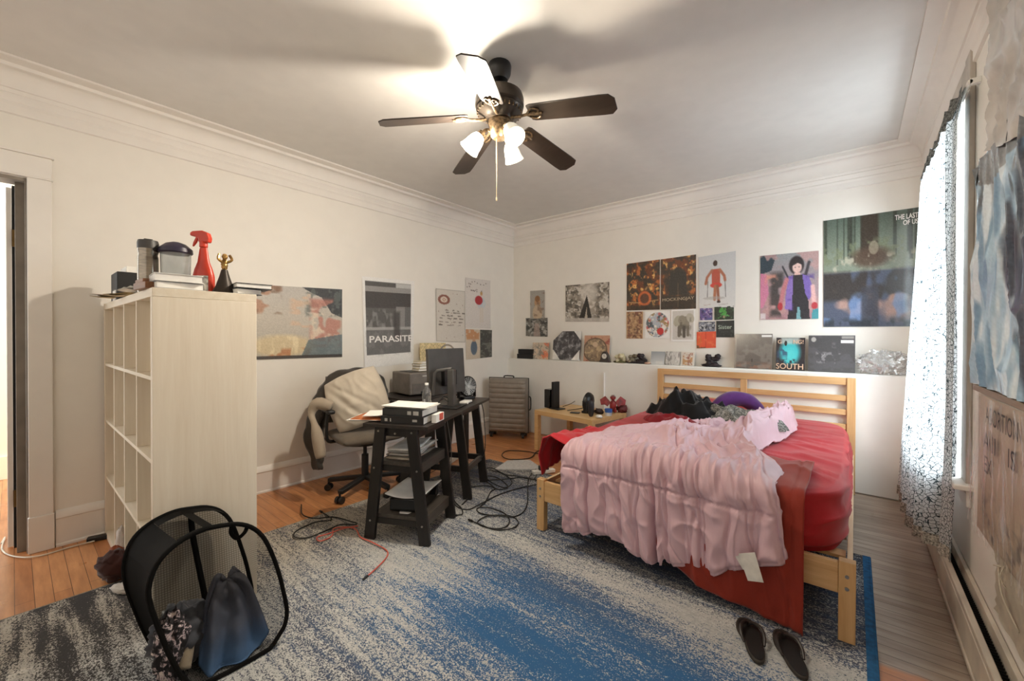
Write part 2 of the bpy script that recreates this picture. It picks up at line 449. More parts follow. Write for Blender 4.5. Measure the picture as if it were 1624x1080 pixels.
# rug -------------------------------------------------------------
n = N('rug_weave'); P0 = n.coord((1, 1, 1), 'World')
sp = n.add('ShaderNodeSeparateXYZ'); n.link(P0, sp.inputs[0])
big = n.noise(n.coord((.55, 2.6, 1), 'World'), 1.15, 3, .55, .25)
mid = n.noise(n.coord((1.1, 9, 1), 'World'), 3.0, 4, .65, .3)
thin = n.noise(n.coord((.7, 16, 1), 'World'), 3.2, 3, .6)
fine = n.noise(n.coord((1, 1, 1), 'World'), 95, 2, .7)
fine2 = n.noise(n.coord((.7, 1.6, 1), 'World'), 30, 3, .6)
def zone(y0, y1, w, x0=None, x1=None):
    a = n.math('MULTIPLY', n.math('MULTIPLY_ADD', sp.outputs['Y'], 1/w, -y0/w, clamp=True), n.math('MULTIPLY_ADD', sp.outputs['Y'], -1/w, y1/w, clamp=True))
    if x0 is not None:
        a = n.math('MULTIPLY', a, n.math('MULTIPLY', n.math('MULTIPLY_ADD', sp.outputs['X'], 1/.5, -x0/.5, clamp=True), n.math('MULTIPLY_ADD', sp.outputs['X'], -1/.5, x1/.5, clamp=True)))
    return a
grain = n.noise(n.coord((1, 1.25, 1), 'World'), 150, 2, .75)
fl_ = n.noise(n.coord((.8, 1.8, 1), 'World'), 55, 3, .7)
X_, Y_ = sp.outputs['X'], sp.outputs['Y']
# how much dark yarn shows: long streaks, clumps, then single tufts
dens = n.math('MULTIPLY_ADD', big, .9, -.40)
dens = n.math('MULTIPLY_ADD', mid, .55, dens)
dens = n.math('MULTIPLY_ADD', thin, .45, dens)
dens = n.math('ADD', dens, n.math('MULTIPLY', zone(1.02, 1.92, .22, -1.75, 1.2), .25))
dens = n.math('ADD', dens, n.math('MULTIPLY', zone(2.05, 3.3, .2), .16))
dens = n.math('SUBTRACT', dens, n.math('MULTIPLY', zone(.55, 1.6, .25, -3.4, -1.4), .07))
dens = n.math('SUBTRACT', dens, n.math('MULTIPLY', zone(1.86, 2.08, .08), .10))
lft = n.math('MULTIPLY', n.math('MULTIPLY_ADD', X_, -2.0, -3.9, clamp=True), n.math('MULTIPLY_ADD', Y_, -3.0, 2.6, clamp=True))
band = n.noise(n.coord((.9, 6.5, 1), 'World'), 1.6, 2, .5, .4)
dens = n.math('ADD', dens, n.math('MULTIPLY', lft, n.math('MULTIPLY_ADD', n.math('SUBTRACT', band, .5), 2.2, .10)))
t1 = n.math('MULTIPLY_ADD', n.math('SUBTRACT', grain, .5), 2.0, n.math('ADD', dens, .05))
t1 = n.math('MULTIPLY_ADD', n.math('SUBTRACT', fl_, .5), .6, t1)
fac = n.math('MULTIPLY_ADD', t1, 6.5, -3.5, clamp=True)
hue = n.math('ADD', n.math('MULTIPLY_ADD', zone(.80, 2.0, .45, -2.1, 1.2), .52, n.math('MULTIPLY', zone(.35, 3.0, .4, -2.6, 1.2), .26)), n.math('MULTIPLY', n.math('SUBTRACT', mid, .36), .7))
hue = n.math('SUBTRACT', hue, n.math('MULTIPLY', lft, .4))
blue = n.ramp(hue, [(.0, (72, 70, 70)), (.35, (78, 86, 104)), (.62, (68, 96, 130)), (.9, (56, 100, 144))])
cream = n.ramp(n.math('ADD', n.math('MULTIPLY', big, .5), n.math('MULTIPLY', fl_, .6)), [(.32, (156, 158, 158)), (.7, (216, 217, 213))])
warm = n.math('MULTIPLY_ADD', X_, -2.2, -4.6, clamp=True)
cream = n.mix(n.math('MULTIPLY', warm, .45), cream, (168, 148, 116))
col = n.mix(fac, cream, blue)
n.bump(fine, .5, .004)
M_RUG = n.done(col, .95, spec=.1)
M_RUGEDGE = plain('rug_binding', (30, 92, 140), .9, 0, .2, 40)
RX0, RX1, RY0, RY1 = -2.905, .075, -.95, 3.14
rug = MB().grid(lambda u, v: (RX0+(RX1-RX0)*u, RY0+(RY1-RY0)*v, .010), 3, 3)
ro = rug.build('rug', M_RUG, smooth=False)
tag(ro, 'large distressed blue and cream area rug covering the floor under bed and desk', 'rug')
m = MB().tube([(RX1, RY0, .007), (RX1, RY1, .007)], .007, 6)
m.b2(RX1-.03, RX1, RY0, RY1, .006, .0125)
m.build('binding', M_RUGEDGE, ro, world=True)
MB().tube([(RX1, RY1, .006), (RX0, RY1, .006), (RX0, RY0, .006), (RX1, RY0, .006)], .006, 6).build('edge', plain('rug_edge', (150, 142, 128), .95, 0, .2, 60), ro, world=True)
# ================================================================== CEILING FAN
M_FANB = plain('dark_bronze', (66, 58, 50), .32, .5, .2, 20)
M_BLADE = wood('dark_blade_veneer', (40, 34, 30), (56, 47, 41), 'x', .4)
M_BLACK = plain('black_plastic', (24, 23, 23), .4, 0, .15, 20)
M_ANT = plain('antique_bronze', (112, 94, 72), .4, .7, .45, 70)
HX, HY = -1.545, 1.75
n = N('lamp_glass'); tr = n.add('ShaderNodeBsdfTransparent'); tl = n.add('ShaderNodeBsdfTranslucent'); em = n.add('ShaderNodeEmission')
em.inputs['Color'].default_value = (1, .86, .66, 1); em.inputs['Strength'].default_value = 9
a1 = n.add('ShaderNodeMixShader'); a1.inputs[0].default_value = .35; n.link(tr.outputs[0], a1.inputs[1]); n.link(tl.outputs[0], a1.inputs[2])
a2 = n.add('ShaderNodeAddShader'); n.link(a1.outputs[0], a2.inputs[0]); n.link(em.outputs[0], a2.inputs[1]); n.link(a2.outputs[0], n.out.inputs['Surface'])
M_SHADE_LIT = n.m
n = N('frosted_lamp_glass'); f = n.noise(n.coord(), 30, 2); c = n.ramp(f, [(.3, (236, 232, 216)), (.7, (246, 244, 232))])
n.b.inputs['Emission Color'].default_value = (1, .93, .78, 1); n.b.inputs['Emission Strength'].default_value = .35
M_SHADE = n.done(c, .25)
fan = thing('ceiling_fan', 'dark bronze ceiling fan with five black blades and three glass lamp shades', 'ceiling fan', (HX, HY, 2.3))
def fz(z): return z-2.3
MB().lathe([(.0, fz(2.80)), (.062, fz(2.80)), (.066, fz(2.785)), (.062, fz(2.745)), (.045, fz(2.712)), (.018, fz(2.70)), (0, fz(2.70))]).build('canopy', M_BLACK, fan)
MB().cyl((0, 0, fz(2.71)), (0, 0, fz(2.64)), .014).build('downrod', M_BLACK, fan)
MB().lathe([(0, fz(2.668)), (.05, fz(2.668)), (.09, fz(2.655)), (.128, fz(2.63)), (.137, fz(2.60)), (.137, fz(2.565)), (.128, fz(2.555)), (.132, fz(2.545)), (.12, fz(2.52)), (.085, fz(2.50)), (.075, fz(2.485)), (0, fz(2.485))], n=36).build('motor_housing', M_FANB, fan)
m = MB()
for k in range(30):
    t = 2*math.pi*k/30; m.box((.122*math.cos(t), .122*math.sin(t), fz(2.532)), (.012, .006, .02), t)
m.lathe([(0, fz(2.487)), (.062, fz(2.487)), (.066, fz(2.47)), (.055, fz(2.435)), (.05, fz(2.40)), (.035, fz(2.385)), (.0, fz(2.382))])
m.build('switch_housing', M_ANT, fan)
droop, pitch = rad(8.5), rad(-13)
outline = [(.0, -.052), (.02, -.060), (.40, -.068), (.448, -.066), (.475, -.036), (.475, .036), (.448, .066), (.40, .068), (.02, .060), (0, .052)]
for k in range(5):
    th = rad(12.5+72*k)
    R = Matrix.Rotation(th, 3, 'Z') @ Matrix.Rotation(droop, 3, 'Y')
    Rb = R @ Matrix.Rotation(pitch, 3, 'X')
    o0 = Vector((0, 0, fz(2.515)))
    b = MB().prism([(x+.185, y) for x, y in outline], -.0035, .0035, lambda p: Rb @ p + o0).build('blade', M_BLADE, fan, bevel=.0015, smooth=False)
    m = MB()
    for sgn in (-1, 1):
        m.tube([Rb @ Vector(p)+o0 for p in ((.175, sgn*.006, -.01), (.20, sgn*.03, -.009), (.225, sgn*.036, -.008), (.25, sgn*.022, -.008), (.235, sgn*.008, -.008), (.20, sgn*.012, -.009))], .005, 6, sub=5)
    m.tube([R @ Vector((.06, 0, -.012))+o0, R @ Vector((.12, 0, -.016))+o0, Rb @ Vector((.18, 0, -.01))+o0, Rb @ Vector((.265, 0, -.008))+o0], .008, 8, sub=4)
    m.build('blade_bracket', M_ANT, b)
SH = []
for k, az in enumerate((219.6, 339.6, 99.6)):
    a = rad(az); d = Vector((math.cos(a)*.62, math.sin(a)*.62, -.78)).normalized()
    p0 = Vector((math.cos(a)*.05, math.sin(a)*.05, fz(2.43))); p1 = p0+Vector((math.cos(a)*.045, math.sin(a)*.045, -.008))
    arm = MB().tube([p0, p0+(p1-p0)*.6+Vector((0, 0, .008)), p1+d*.02], .010, 8, sub=4).cyl(p1, p1+d*.025, .02, .024).build('lamp_arm', M_ANT, fan)
    q = d.to_track_quat('Z', 'Y').to_matrix()
    MB().lathe([(.020, .0), (.030, .008), (.040, .03), (.046, .06), (.050, .085), (.057, .105), (.054, .106), (.047, .084), (.043, .06), (.036, .03), (.018, .006)], p1+d*.02, 24, axis=q).build('lamp_shade', M_SHADE_LIT if k == 0 else M_SHADE, fan)
    SH.append(Vector((HX, HY, 2.3))+p1+d*.085)
BULB, BULB2 = SH[0], SH[1]+Vector((0, 0, -.09))
MB().cyl((-.012, -.01, fz(2.39)), (-.012, -.01, fz(2.05)), .0018, n=6).lathe([(0, 0), (.004, .002), (.005, .012), (.003, .022), (0, .024)], (-.012, -.01, fz(2.035)), 10).build('pull_chain', plain('pale_chain', (205, 190, 160), .3, .6), fan)

# ================================================================== CUBE BOOKCASE
M_BIRCH_Z = wood('pale_birch_upright', (218, 205, 184), (230, 220, 202), 'z', .5, 2.2)
M_BIRCH_X = wood('pale_birch_level', (216, 203, 180), (228, 218, 200), 'x', .5, 2.2)
bx0, bx1, by0, by1, bh = -3.68, -2.25, .37, .76, 1.475
bc = thing('bookcase', 'tall pale birch cube bookcase standing end-on against the left wall', 'bookcase', ((bx0+bx1)/2, (by0+by1)/2, 0))
tk, dv = .038, .017
MB().b2(bx0, bx1, by0, by1, bh-tk, bh).build('top_panel', M_BIRCH_X, bc, world=True, bevel=.002)
MB().b2(bx0, bx1, by0, by1, .0, tk).build('bottom_panel', M_BIRCH_X, bc, world=True, bevel=.002)
for a in (bx0, bx1-tk): MB().b2(a, a+tk, by0, by1, tk, bh-tk).build('side_panel', M_BIRCH_Z, bc, world=True, bevel=.002)
ch = (bh-2*tk-3*dv)/4; cw = (bx1-bx0-2*tk-3*dv)/4
for r in range(4):
    z0 = tk+r*(ch+dv)
    if r < 3: MB().b2(bx0+tk, bx1-tk, by0+.002, by1, z0+ch, z0+ch+dv).build('shelf', M_BIRCH_X, bc, world=True, bevel=.001)
    for k in range(3):
        x = bx0+tk+cw*(k+1)+dv*k; MB().b2(x, x+dv, by0+.003, by1, z0, z0+ch).build('divider', M_BIRCH_Z, bc, world=True, bevel=.001)

# ================================================================== BED
M_PINE_X = wood('pine_level', (196, 152, 100), (222, 184, 132), 'x', .45)
M_PINE_Y = wood('pine_rail', (214, 186, 146), (228, 204, 166), 'y', .45)
M_PINE_Z = wood('pine_upright', (196, 152, 100), (220, 182, 130), 'z', .45)
M_BOLT = plain('zinc_bolt', (176, 172, 164), .3, .9)
BX0, BX1, BY0, BY1 = -1.60, .012, 2.19, 4.385
bed = thing('bed_frame', 'pine double bed frame with slatted headboard against the low wall', 'bed', ((BX0+BX1)/2, (BY0+BY1)/2, .01))
for sx in (0, 1):
    x0 = BX0 if sx == 0 else BX1-.057
    lg = MB().b2(x0, x0+.057, BY0, BY0+.045, .012, .345).build('leg', M_PINE_Z, bed, world=True, bevel=.003)
    for z in (.285, .235): MB().cyl((x0+.028, BY0-.003, z), (x0+.028, BY0+.004, z), .0075, n=12).build('bolt', M_BOLT, lg, world=True)
    MB().b2(x0, x0+.057, BY1-.045, BY1, .0, .945).build('headboard_post', M_PINE_Z, bed, world=True, bevel=.003)
    xr_ = BX0+.012 if sx == 0 else BX1-.03
    MB().b2(xr_, xr_+.02, BY0+.045, BY1-.045, .19, .325).build('side_rail', M_PINE_Y, bed, world=True, bevel=.002)
MB().b2(BX0+.057, BX1-.057, BY0+.006, BY0+.034, .205, .333).build('foot_rail', M_PINE_X, bed, world=True, bevel=.003)
for z1, h in ((.945, .058), (.80, .046), (.685, .046), (.565, .046)):
    MB().b2(BX0+.057, BX1-.057, BY1-.036, BY1-.012, z1-h, z1).build('headboard_slat', M_PINE_X, bed, world=True, bevel=.002)
xm = (BX0+BX1)/2
MB().b2(xm-.026, xm+.026, BY1-.045, BY1-.012, .36, .885).build('headboard_stile', M_PINE_Z, bed, world=True, bevel=.002)
for k in range(9):
    y = 2.36+k*.23; MB().b2(BX0+.035, BX1-.035, y, y+.07, .285, .298).build('bed_slat', M_PINE_X, bed, world=True)

def cloth(name, c, rough=.8, var=.16, scale=7, weave=260, sheen=.25, spec=.2):
    if name in MATS: return MATS[name]
    n = N(name); v = n.coord()
    f = n.noise(v, scale, 4); g = n.noise(v, weave, 2)
    d = tuple(x*(1-var) for x in c); l = tuple(min(255, x*(1+var*.5)) for x in c)
    col = n.ramp(n.math('MULTIPLY_ADD', g, .25, n.math('MULTIPLY', f, .75)), [(.3, d), (.7, l)])
    n.bump(g, .12, .002)
    n.b.inputs['Sheen Weight'].default_value = sheen; n.b.inputs['Sheen Roughness'].default_value = .4
    MATS[name] = n.done(col, rough, 0, spec); return MATS[name]
M_RED = cloth('red_sheet', (186, 42, 50), .62, .08)
M_RUST = cloth('rust_red_sheet', (146, 52, 38), .65, .10)
M_MAR = cloth('maroon_cotton', (134, 26, 36), .75, .15)
M_PINK = cloth('dusty_pink_satin', (214, 179, 188), .42, .05, 5, 300, .3, .45)

# mattress in its fitted sheet
mx0, mx1, my0, my1, mz0, mz1 = -1.548, -.022, 2.245, 4.345, .30, .575
cx, cy, cz = (mx0+mx1)/2, (my0+my1)/2, (mz0+mz1)/2
def ridge(x, k=2): return max(0, 1-abs(x)*2.2)**k
def matt(u, v):
    # wrapped box: v runs bottom edge -> side -> top centre
    a = 2*math.pi*u
    ca, sa = math.cos(a), math.sin(a); k = max(abs(ca), abs(sa))
    e = 7; q = (abs(ca)**e+abs(sa)**e)**(-1/e)
    dx, dy = ca*q, sa*q
    if v < .4: t = v/.4; rr, z = 1+.012*math.sin(math.pi*t), mz0+(mz1-mz0-.045)*t
    elif v < .55: t = (v-.4)/.15*math.pi/2; rr, z = 1-.04*(1-math.cos(t)), mz1-.045+.045*math.sin(t)
    else: t = (v-.55)/.45; rr, z = .96*(1-t), mz1
    x, y = cx+dx*rr*(mx1-mx0)/2, cy+dy*rr*(my1-my0)/2
    w = 0
    if v < .5:
        w = .007*nz(a*5+z*6, z*9, 3)+.012*ridge(nz(a*3+z*9, z*7-a*2, 8), 4)
        x += w*dx; y += w*dy
        if v < .05: x = cx+(x-cx)*.985; y = cy+(y-cy)*.985
    else:
        w = .010*ridge(nz(x*2.4+y*.5, y*5.5+x, 2), 3)+.004*nz(x*6, y*6, 1)
        w += .010*ridge(nz(x*1.1-2, y*6+x*2, 5), 6)*sm(-.7, -.2, x)
        z += w*sm(.5, .62, v)
        # lump of a pillow under the sheet, upper left
        px, py = (x+1.05)/.46, (y-4.07)/.27
        d = (abs(px)**3+abs(py)**3)**(1/3)
        z += .115*(1-sm(.45, 1.12, d))*(1+.12*nz(x*7, y*7))
        # rumple at the left foot corner
        d = math.hypot((x+1.43)/.16, (y-2.36)/.3); z += .06*(1-sm(.2, 1, d))*(.7+.6*nz(x*9, y*6, 4))
    return (x, y, z)
mo = MB().grid(matt, 240, 90, cu=True).build('mattress', M_RED, merge=True, angle=180)
tag(mo, 'thick mattress in a bright red fitted sheet with a pillow hump at its head', 'mattress')

# red flat sheet hanging over the foot of the bed
def hang(x, a, h, zb, yf, ytop, r=.06):
    """point and outward normal at arc length a up a cloth that hangs at y=yf then turns over the mattress edge onto z=ytop"""
    if a < h-r: return Vector((x, yf, zb+a)), Vector((0, -1, 0))
    a2 = a-(h-r); L = r*math.pi/2
    if a2 < L:
        t = a2/r; return Vector((x, yf+r*(1-math.cos(t)), zb+h-r+r*math.sin(t))), Vector((0, -math.cos(t), math.sin(t)))
    return Vector((x, yf+r+a2-L, zb+h)), Vector((0, 0, 1))
def red_sheet(u, v):
    x = -.86+(.86-.158)*u
    zb = interp(x, [(-.86, .20), (-.73, .13), (-.55, .07), (-.35, .035), (-.158, .02)])+.004*nz(x*14, 1)
    top = .592; h = top-zb; L = h+.52
    p, nn = hang(x, v*L, h, zb, 2.150, top)
    k = 1-sm(0, .62, v)
    o = .016+.028*k*(.5+nz(u*3.4+v*.6, v*1.2, 9))+.008*nz(u*9+v*2, v*5, 2)+.012*ridge(nz(u*5+v*2.5, v*2.5, 4), 3)
    o -= .010*math.exp(-((u-.93)/.012)**2)
    return p+nn*o
rs = MB().grid(red_sheet, 80, 90).build('flat_sheet', M_RUST, solid=.004, angle=180)
tag(rs, 'rust red flat sheet hanging over the foot rail down to the rug', 'sheet')
# bunched sheet at the left foot corner
def bunch(u, v):
    # u along the left edge from foot to head, v from the mattress top over the edge and down
    y = 2.175+.60*u; pk = (1-sm(.0, .9, u))
    path = [Vector((-1.30, y, .590)), Vector((-1.42, y-.01, .600+.035*pk)), Vector((-1.48, y-.01, .605+.05*pk)), Vector((-1.535, y-.01, .580+.04*pk)), Vector((-1.562, y-.005, .50)), Vector((-1.565+.02*u, y+.02, .375+.12*u))]
    k = v*5; i = min(4, int(k)); q = path[i]*(1-(k-i))+path[i+1]*(k-i)
    f = .016*nz(u*7+v, v*3, 2)+.016*ridge(nz(u*6+v*1.5, v*2, 7), 2)
    return q+Vector((-.5, -.2, .8))*f
o = MB().grid(bunch, 50, 36).build('bunched_sheet', M_RED, solid=.006, angle=180)
tag(o, 'bunched red top sheet spilling over the left foot corner of the bed', 'sheet')
# duvet
ZB = [(-1.34, .103), (-1.2, .125), (-1.05, .16), (-.98, .15), (-.86, .105), (-.78, .095), (-.755, .11), (-.737, .15), (-.715, .125), (-.60, .15), (-.50, .15), (-.44, .195), (-.36, .24), (-.30, .27), (-.225, .30)]
XLm = [(2.0, -1.34), (2.2, -1.37), (2.45, -1.38), (2.75, -1.30), (3.0, -1.20), (3.45, -1.06), (4.2, -1.0)]
XRm = [(2.0, -.255), (2.2, -.27), (2.42, -.26), (2.55, -.37), (2.7, -.44), (2.95, -.43), (3.25, -.36), (3.6, -.315), (3.85, -.33), (4.1, -.42)]
YF = [(0, 2.72), (.1, 3.05), (.2, 3.42), (.32, 3.5), (.5, 3.25), (.66, 3.3), (.78, 3.8), (.9, 4.02), (1, 3.9)]
LOBE = [-.02, .085, .155, .25, .345, .43, .505, .565, .64, .715, .80, .90, 1.02]
def lobes(s):
    for a, b in zip(LOBE, LOBE[1:]):
        if a <= s <= b:
            w = (s-a)/(b-a); return math.sin(math.pi*w)**.55, (b-a)
    return 0, .1
def duvet(u, v):
    top = .612
    x0 = -1.345+(1.345-.222)*u
    zb = interp(x0, ZB); h = top-zb; yend = interp(u, YF); L = h+.05+yend-2.16
    a = v*L
    p, nn = hang(0, a, h, zb, 2.118, top, .075)
    yq = p.y if nn.z > .5 else 2.2-(.2 if nn.z < .01 else 0)
    s = u+(.030*nz(u*4, a*3.2, 3)+.014*nz(u*9, a*7, 13))*sm(.02, .3, a)
    if nn.z < .01: x = (-1.345+.0)*(1-u)+(-.222)*u; kx = a/h; x = x*(1-kx*kx*.6)+(interp(2.2, XLm)*(1-u)+interp(2.2, XRm)*u)*kx*kx*.6
    else:
        k = .6+.4*nn.z; xx = interp(p.y, XLm)*(1-u)+interp(p.y, XRm)*u; xb = (-1.345)*(1-u)+(-.222)*u; x = xb*(1-k)+xx*k
    lb, wd = lobes(min(1, max(0, s)))
    hangk = 1-sm(h-.10, h+.12, a)
    vary = .35+.75*abs(nz(math.floor(s*12)*3.7, 2.2, 1))*1.6
    o = .014+(.016+.16*wd*vary*(1-.25*a/h))*lb*hangk*(.8+.2*sm(0, .06, a))
    def cr(n_, w): return math.exp(-(n_/w)**2)
    # broad soft dents and drape
    o += hangk*(.024*nz(u*3.1, a*2.0, 51)+.020*nz(u*6.5+a*1.4, a*3.0, 55))
    # deep central gap
    o -= .045*math.exp(-((s-.505)/.011)**2)*hangk*(1-sm(.1, .75, a/h)*.6)
    # sharp tucks that run down the drape
    o -= .014*cr(nz(s*6.0, a*1.3, 61), .045)*hangk
    o -= .010*cr(nz(s*11+a*2.2, a*2.4, 65), .06)*hangk
    o += .012*ridge(nz(s*7+a*5, a*6-s*3, 12), 3)*hangk
    # fine gathers by the stitched line
    g = ridge(nz(s*24, a*2.0, 5), 2)
    o += .014*g*math.exp(-((a-(h+.01))/.13)**2)
    # the crumpled top
    tk_ = 1-hangk; d = a-h
    rise = .050*(.55+nz(u*3.2+1, d*2.2, 21))+.040*ridge(nz(u*5.2+d*1.6, d*2.2-u*2, 31), 2)+.024*ridge(nz(u*12-d*3, d*3.2, 41), 2)+.016*ridge(nz(u*20+d*4, d*5, 43), 2)-.016*cr(nz(u*8+d*2.5, d*2.6-u*3, 47), .05)
    edge = sm(0, .09, 1-v)*sm(0, .05, u+.0)*sm(0, .06, 1-u)
    lob = .085*math.exp(-((u-.88)/.13)**2)*sm(.5, .95, d)
    rise *= 1-.62*(1-sm(.12, .50, u))
    o += tk_*(rise+lob)*(.25+.75*edge)-tk_*.03*(1-edge)
    # stitched quilt lines
    if a < h: o -= .015*math.exp(-((p.z-.500+.016*nz(u*5, 0, 1))/.0055)**2)*(1 if .02 < u < .98 else 0)
    for sl in (.155, .70): o -= .014*math.exp(-((s-sl)/.006)**2)*hangk
    # rolled hem
    if v < .012 or u < .006 or u > .994: o -= .012
    q = Vector((x, p.y, p.z))+nn*o
    q.x += .012*nz(u*4, a*6, 17)
    return q
du = MB().grid(duvet, 360, 230).build('duvet', M_PINK, solid=.012, angle=180)
tag(du, 'dusty pink quilted duvet crumpled over the bed and hanging from its foot', 'duvet')
P4 = [on(*p, 'y', 2.05) for p in ((1171, 878), (1197, 876), (1211, 924), (1186, 921))]
m = MB(); m.add(P4+[p+Vector((0, .0015, 0)) for p in P4], [(0, 1, 2, 3), (7, 6, 5, 4), (0, 4, 5, 1), (1, 5, 6, 2), (2, 6, 7, 3), (3, 7, 4, 0)])
q2 = [on(*p, 'y', 2.062) for p in ((1166, 882), (1176, 880), (1184, 905), (1178, 903))]
m.add(q2, [(0, 1, 2, 3)])
tag(m.build('care_label', plain('white_label', (226, 222, 214), .6), du, world=True, smooth=False), 'white care label')

# ---------------------------------------------------------------- clothes on the bed
def heap(name, mat, label, c, rx, ry, hgt, rot=0, seed=0, f=6, jag=.35, nn_=64, cat='clothes', tilt=0, ext=None):
    def fn(u, v):
        r = v; a = 2*math.pi*u
        e = 1+jag*(nz(math.cos(a)*1.6+seed, math.sin(a)*1.6, seed*2)+.5*nz(math.cos(a)*4+seed, math.sin(a)*4, seed))
        lx, ly = math.cos(a)*rx*r*e, math.sin(a)*ry*r*e
        z = hgt*(1-r**2.6)*(.72+.5*nz(lx*f*.7+seed, ly*f*.7, seed))+hgt*.42*ridge(nz(lx*f+seed, ly*f*1.3+seed, 3+seed), 2)*(1-r**4)+hgt*.18*nz(lx*f*3, ly*f*3, seed)*(1-r**4)
        z += tilt*lx
        x, y = lx*math.cos(rot)-ly*math.sin(rot), lx*math.sin(rot)+ly*math.cos(rot)
        return (c[0]+x, c[1]+y, c[2]+max(0, z)-.012*(r > .97))
    o = MB().grid(fn, nn_, 30, cu=True).build(name, mat, merge=True, angle=180)
    return tag(o, label, cat)
M_BLKC = cloth('black_jersey', (26, 26, 28), .85, .25)
M_PURP = cloth('purple_fleece', (92, 50, 112), .9, .2, 9, 260, .5)
n = N('grey_marl'); v = n.coord(); g = n.noise(v, 55, 3, .7, 1.2); n.bump(g, .4, .004)
M_MARL = n.done(n.ramp(g, [(.38, (58, 58, 56)), (.52, (120, 118, 112)), (.66, (176, 172, 162))]), .95)
heap('crumpled_shirt', M_MAR, 'crumpled dark red shirt lying on the duvet below the black garment', (-1.0, 2.98, .665), .27, .09, .06, rad(-24), 3, 8, .3)
heap('black_garment', M_BLKC, 'crumpled black top heaped on the middle of the bed', (-.98, 3.33, .655), .33, .18, .175, rad(-12), 5, 8, .32)
heap('crumpled_sweater', M_MARL, 'crumpled grey marl sweater lying beside the black top', (-.66, 3.30, .66), .33, .15, .11, rad(8), 8, 7, .35)
def roll(u, v):
    a = math.pi*(u*1.15-.08); b = 2*math.pi*v
    R, r0 = .135, .062*(1-.25*abs(u-.5))
    c = Vector((-.755+R*math.cos(a)*1.0, 3.86+.10*math.cos(a), .64+R*.9*math.sin(a)))
    d1 = Vector((math.cos(a), .3*math.cos(a), math.sin(a))); d2 = Vector((-.2, 1, 0))
    return c+d1*r0*math.cos(b)*(1+.15*nz(u*6, v*4))+d2*r0*1.2*math.sin(b)
o = MB().grid(roll, 40, 20, cv=True).build('folded_blanket', M_PURP, angle=180)
tag(o, 'arched purple fleece roll poking up behind the grey sweater', 'blanket')
# ================================================================== DESK ON TRESTLES
M_DESK = wood('black_brown_stain', (30, 26, 24), (50, 44, 40), 'y', .42)
M_DESKZ = wood('black_stain_leg', (22, 20, 19), (38, 34, 31), 'z', .42)
M_SHELFK = wood('dark_grey_stain', (56, 51, 46), (84, 77, 70), 'y', .5)
DA = math.atan2(.429, .903)
desk = thing('desk', 'black stained narrow desk top carried on two trestles', 'desk', (-1.99, 1.58, 0), DA)
DW = wmat(desk)
def dl(x, y, z=0): return DW @ Vector((x, y, z))
def dl_inv(p): return DW.inverted() @ Vector(p)
MB().b2(-.40, .035, -.035, 1.20, .715, .737).build('desk_top', M_DESK, desk, bevel=.002)
def trestle(y0, y1, shelves):
    t = thing('trestle', ('black trestle with two shelves under the near end of the desk' if shelves else 'plain black trestle under the far end of the desk by the suitcase'), 'trestle', dl(-.18, (y0+y1)/2, .012 if True else 0), DA)
    ym = (y0+y1)/2
    def L(x, y, z): return (x+.18, y-ym, z-.012)
    for y in (y0, y1):
        for xb, xt in ((-.372, -.295), (.004, -.085)):
            sd = (1, 0, 0)
            MB().bar(L(xb, y, .013), L(xt, y, .714), .070, .026, sd).build('leg', M_DESKZ, t, bevel=.002)
        yy = y+(.024 if y == y0 else -.024)
        MB().b2(L(-.33, 0, 0)[0], L(-.045, 0, 0)[0], L(0, yy, 0)[1]-.011, L(0, yy, 0)[1]+.011, .655-.012, .714-.012).build('top_rail', M_DESKZ, t, bevel=.002)
        if not shelves: MB().b2(L(-.35, 0, 0)[0], L(-.02, 0, 0)[0], L(0, yy, 0)[1]-.011, L(0, yy, 0)[1]+.011, .20, .245).build('cross_rail', M_DESKZ, t, bevel=.002)
    for sx in ((-.325, -.055) if True else ()):
        MB().b2(L(sx, 0, 0)[0]-.011, L(sx, 0, 0)[0]+.011, y0-ym+.012, y1-ym-.012, .655-.012, .714-.012).build('side_rail', M_DESKZ, t, bevel=.002)
    if shelves:
        for z, xa, xb in ((.475, -.345, -.020), (.145, -.375, .012)):
            MB().b2(L(xa+.03, 0, 0)[0], L(xb-.03, 0, 0)[0], y0-ym+.013, y1-ym-.013, z-.012, z+.012).build('shelf', M_SHELFK, t, bevel=.002)
            for y in (y0+.02, y1-.02): MB().b2(L(xa+.03, 0, 0)[0], L(xb-.03, 0, 0)[0], y-ym-.009, y-ym+.009, z-.05-.0, z-.012).build('shelf_rail', M_DESKZ, t, bevel=.001)
            for x in (xa+.026, xb-.026): MB().b2(L(x, 0, 0)[0]-.009, L(x, 0, 0)[0]+.009, y0-ym+.013, y1-ym-.013, z-.055, z+.010).build('shelf_edge', M_SHELFK, t, bevel=.001)
        for x, z in ((-.305, .69), (-.08, .69), (-.335, .46), (-.045, .46), (-.362, .13), (-.01, .13), (-.19, .68)):
            MB().cyl(L(x, y0-.017, z), L(x, y0-.010, z), .006, n=10).build('bolt', M_BOLT, t)
    else:
        for x in (-.345, -.025): MB().bar(L(x, y0, .225), L(x, y1, .225), .022, .045, (1, 0, 0)).build('side_rail', M_SHELFK, t, bevel=.002)
    return t
trestle(.0, .40, True)
trestle(.74, 1.14, False)

# ================================================================== THINGS ON THE DESK
M_PAPER = plain('white_paper', (240, 238, 232), .7, 0, .05)
M_GREYPL = plain('graphite_plastic', (62, 60, 58), .45)
M_DKCOV = plain('black_book_cover', (34, 34, 36), .4)
M_STEEL = plain('brushed_steel', (170, 165, 158), .3, .9, .15, 30, stretch=(1, 1, 8))
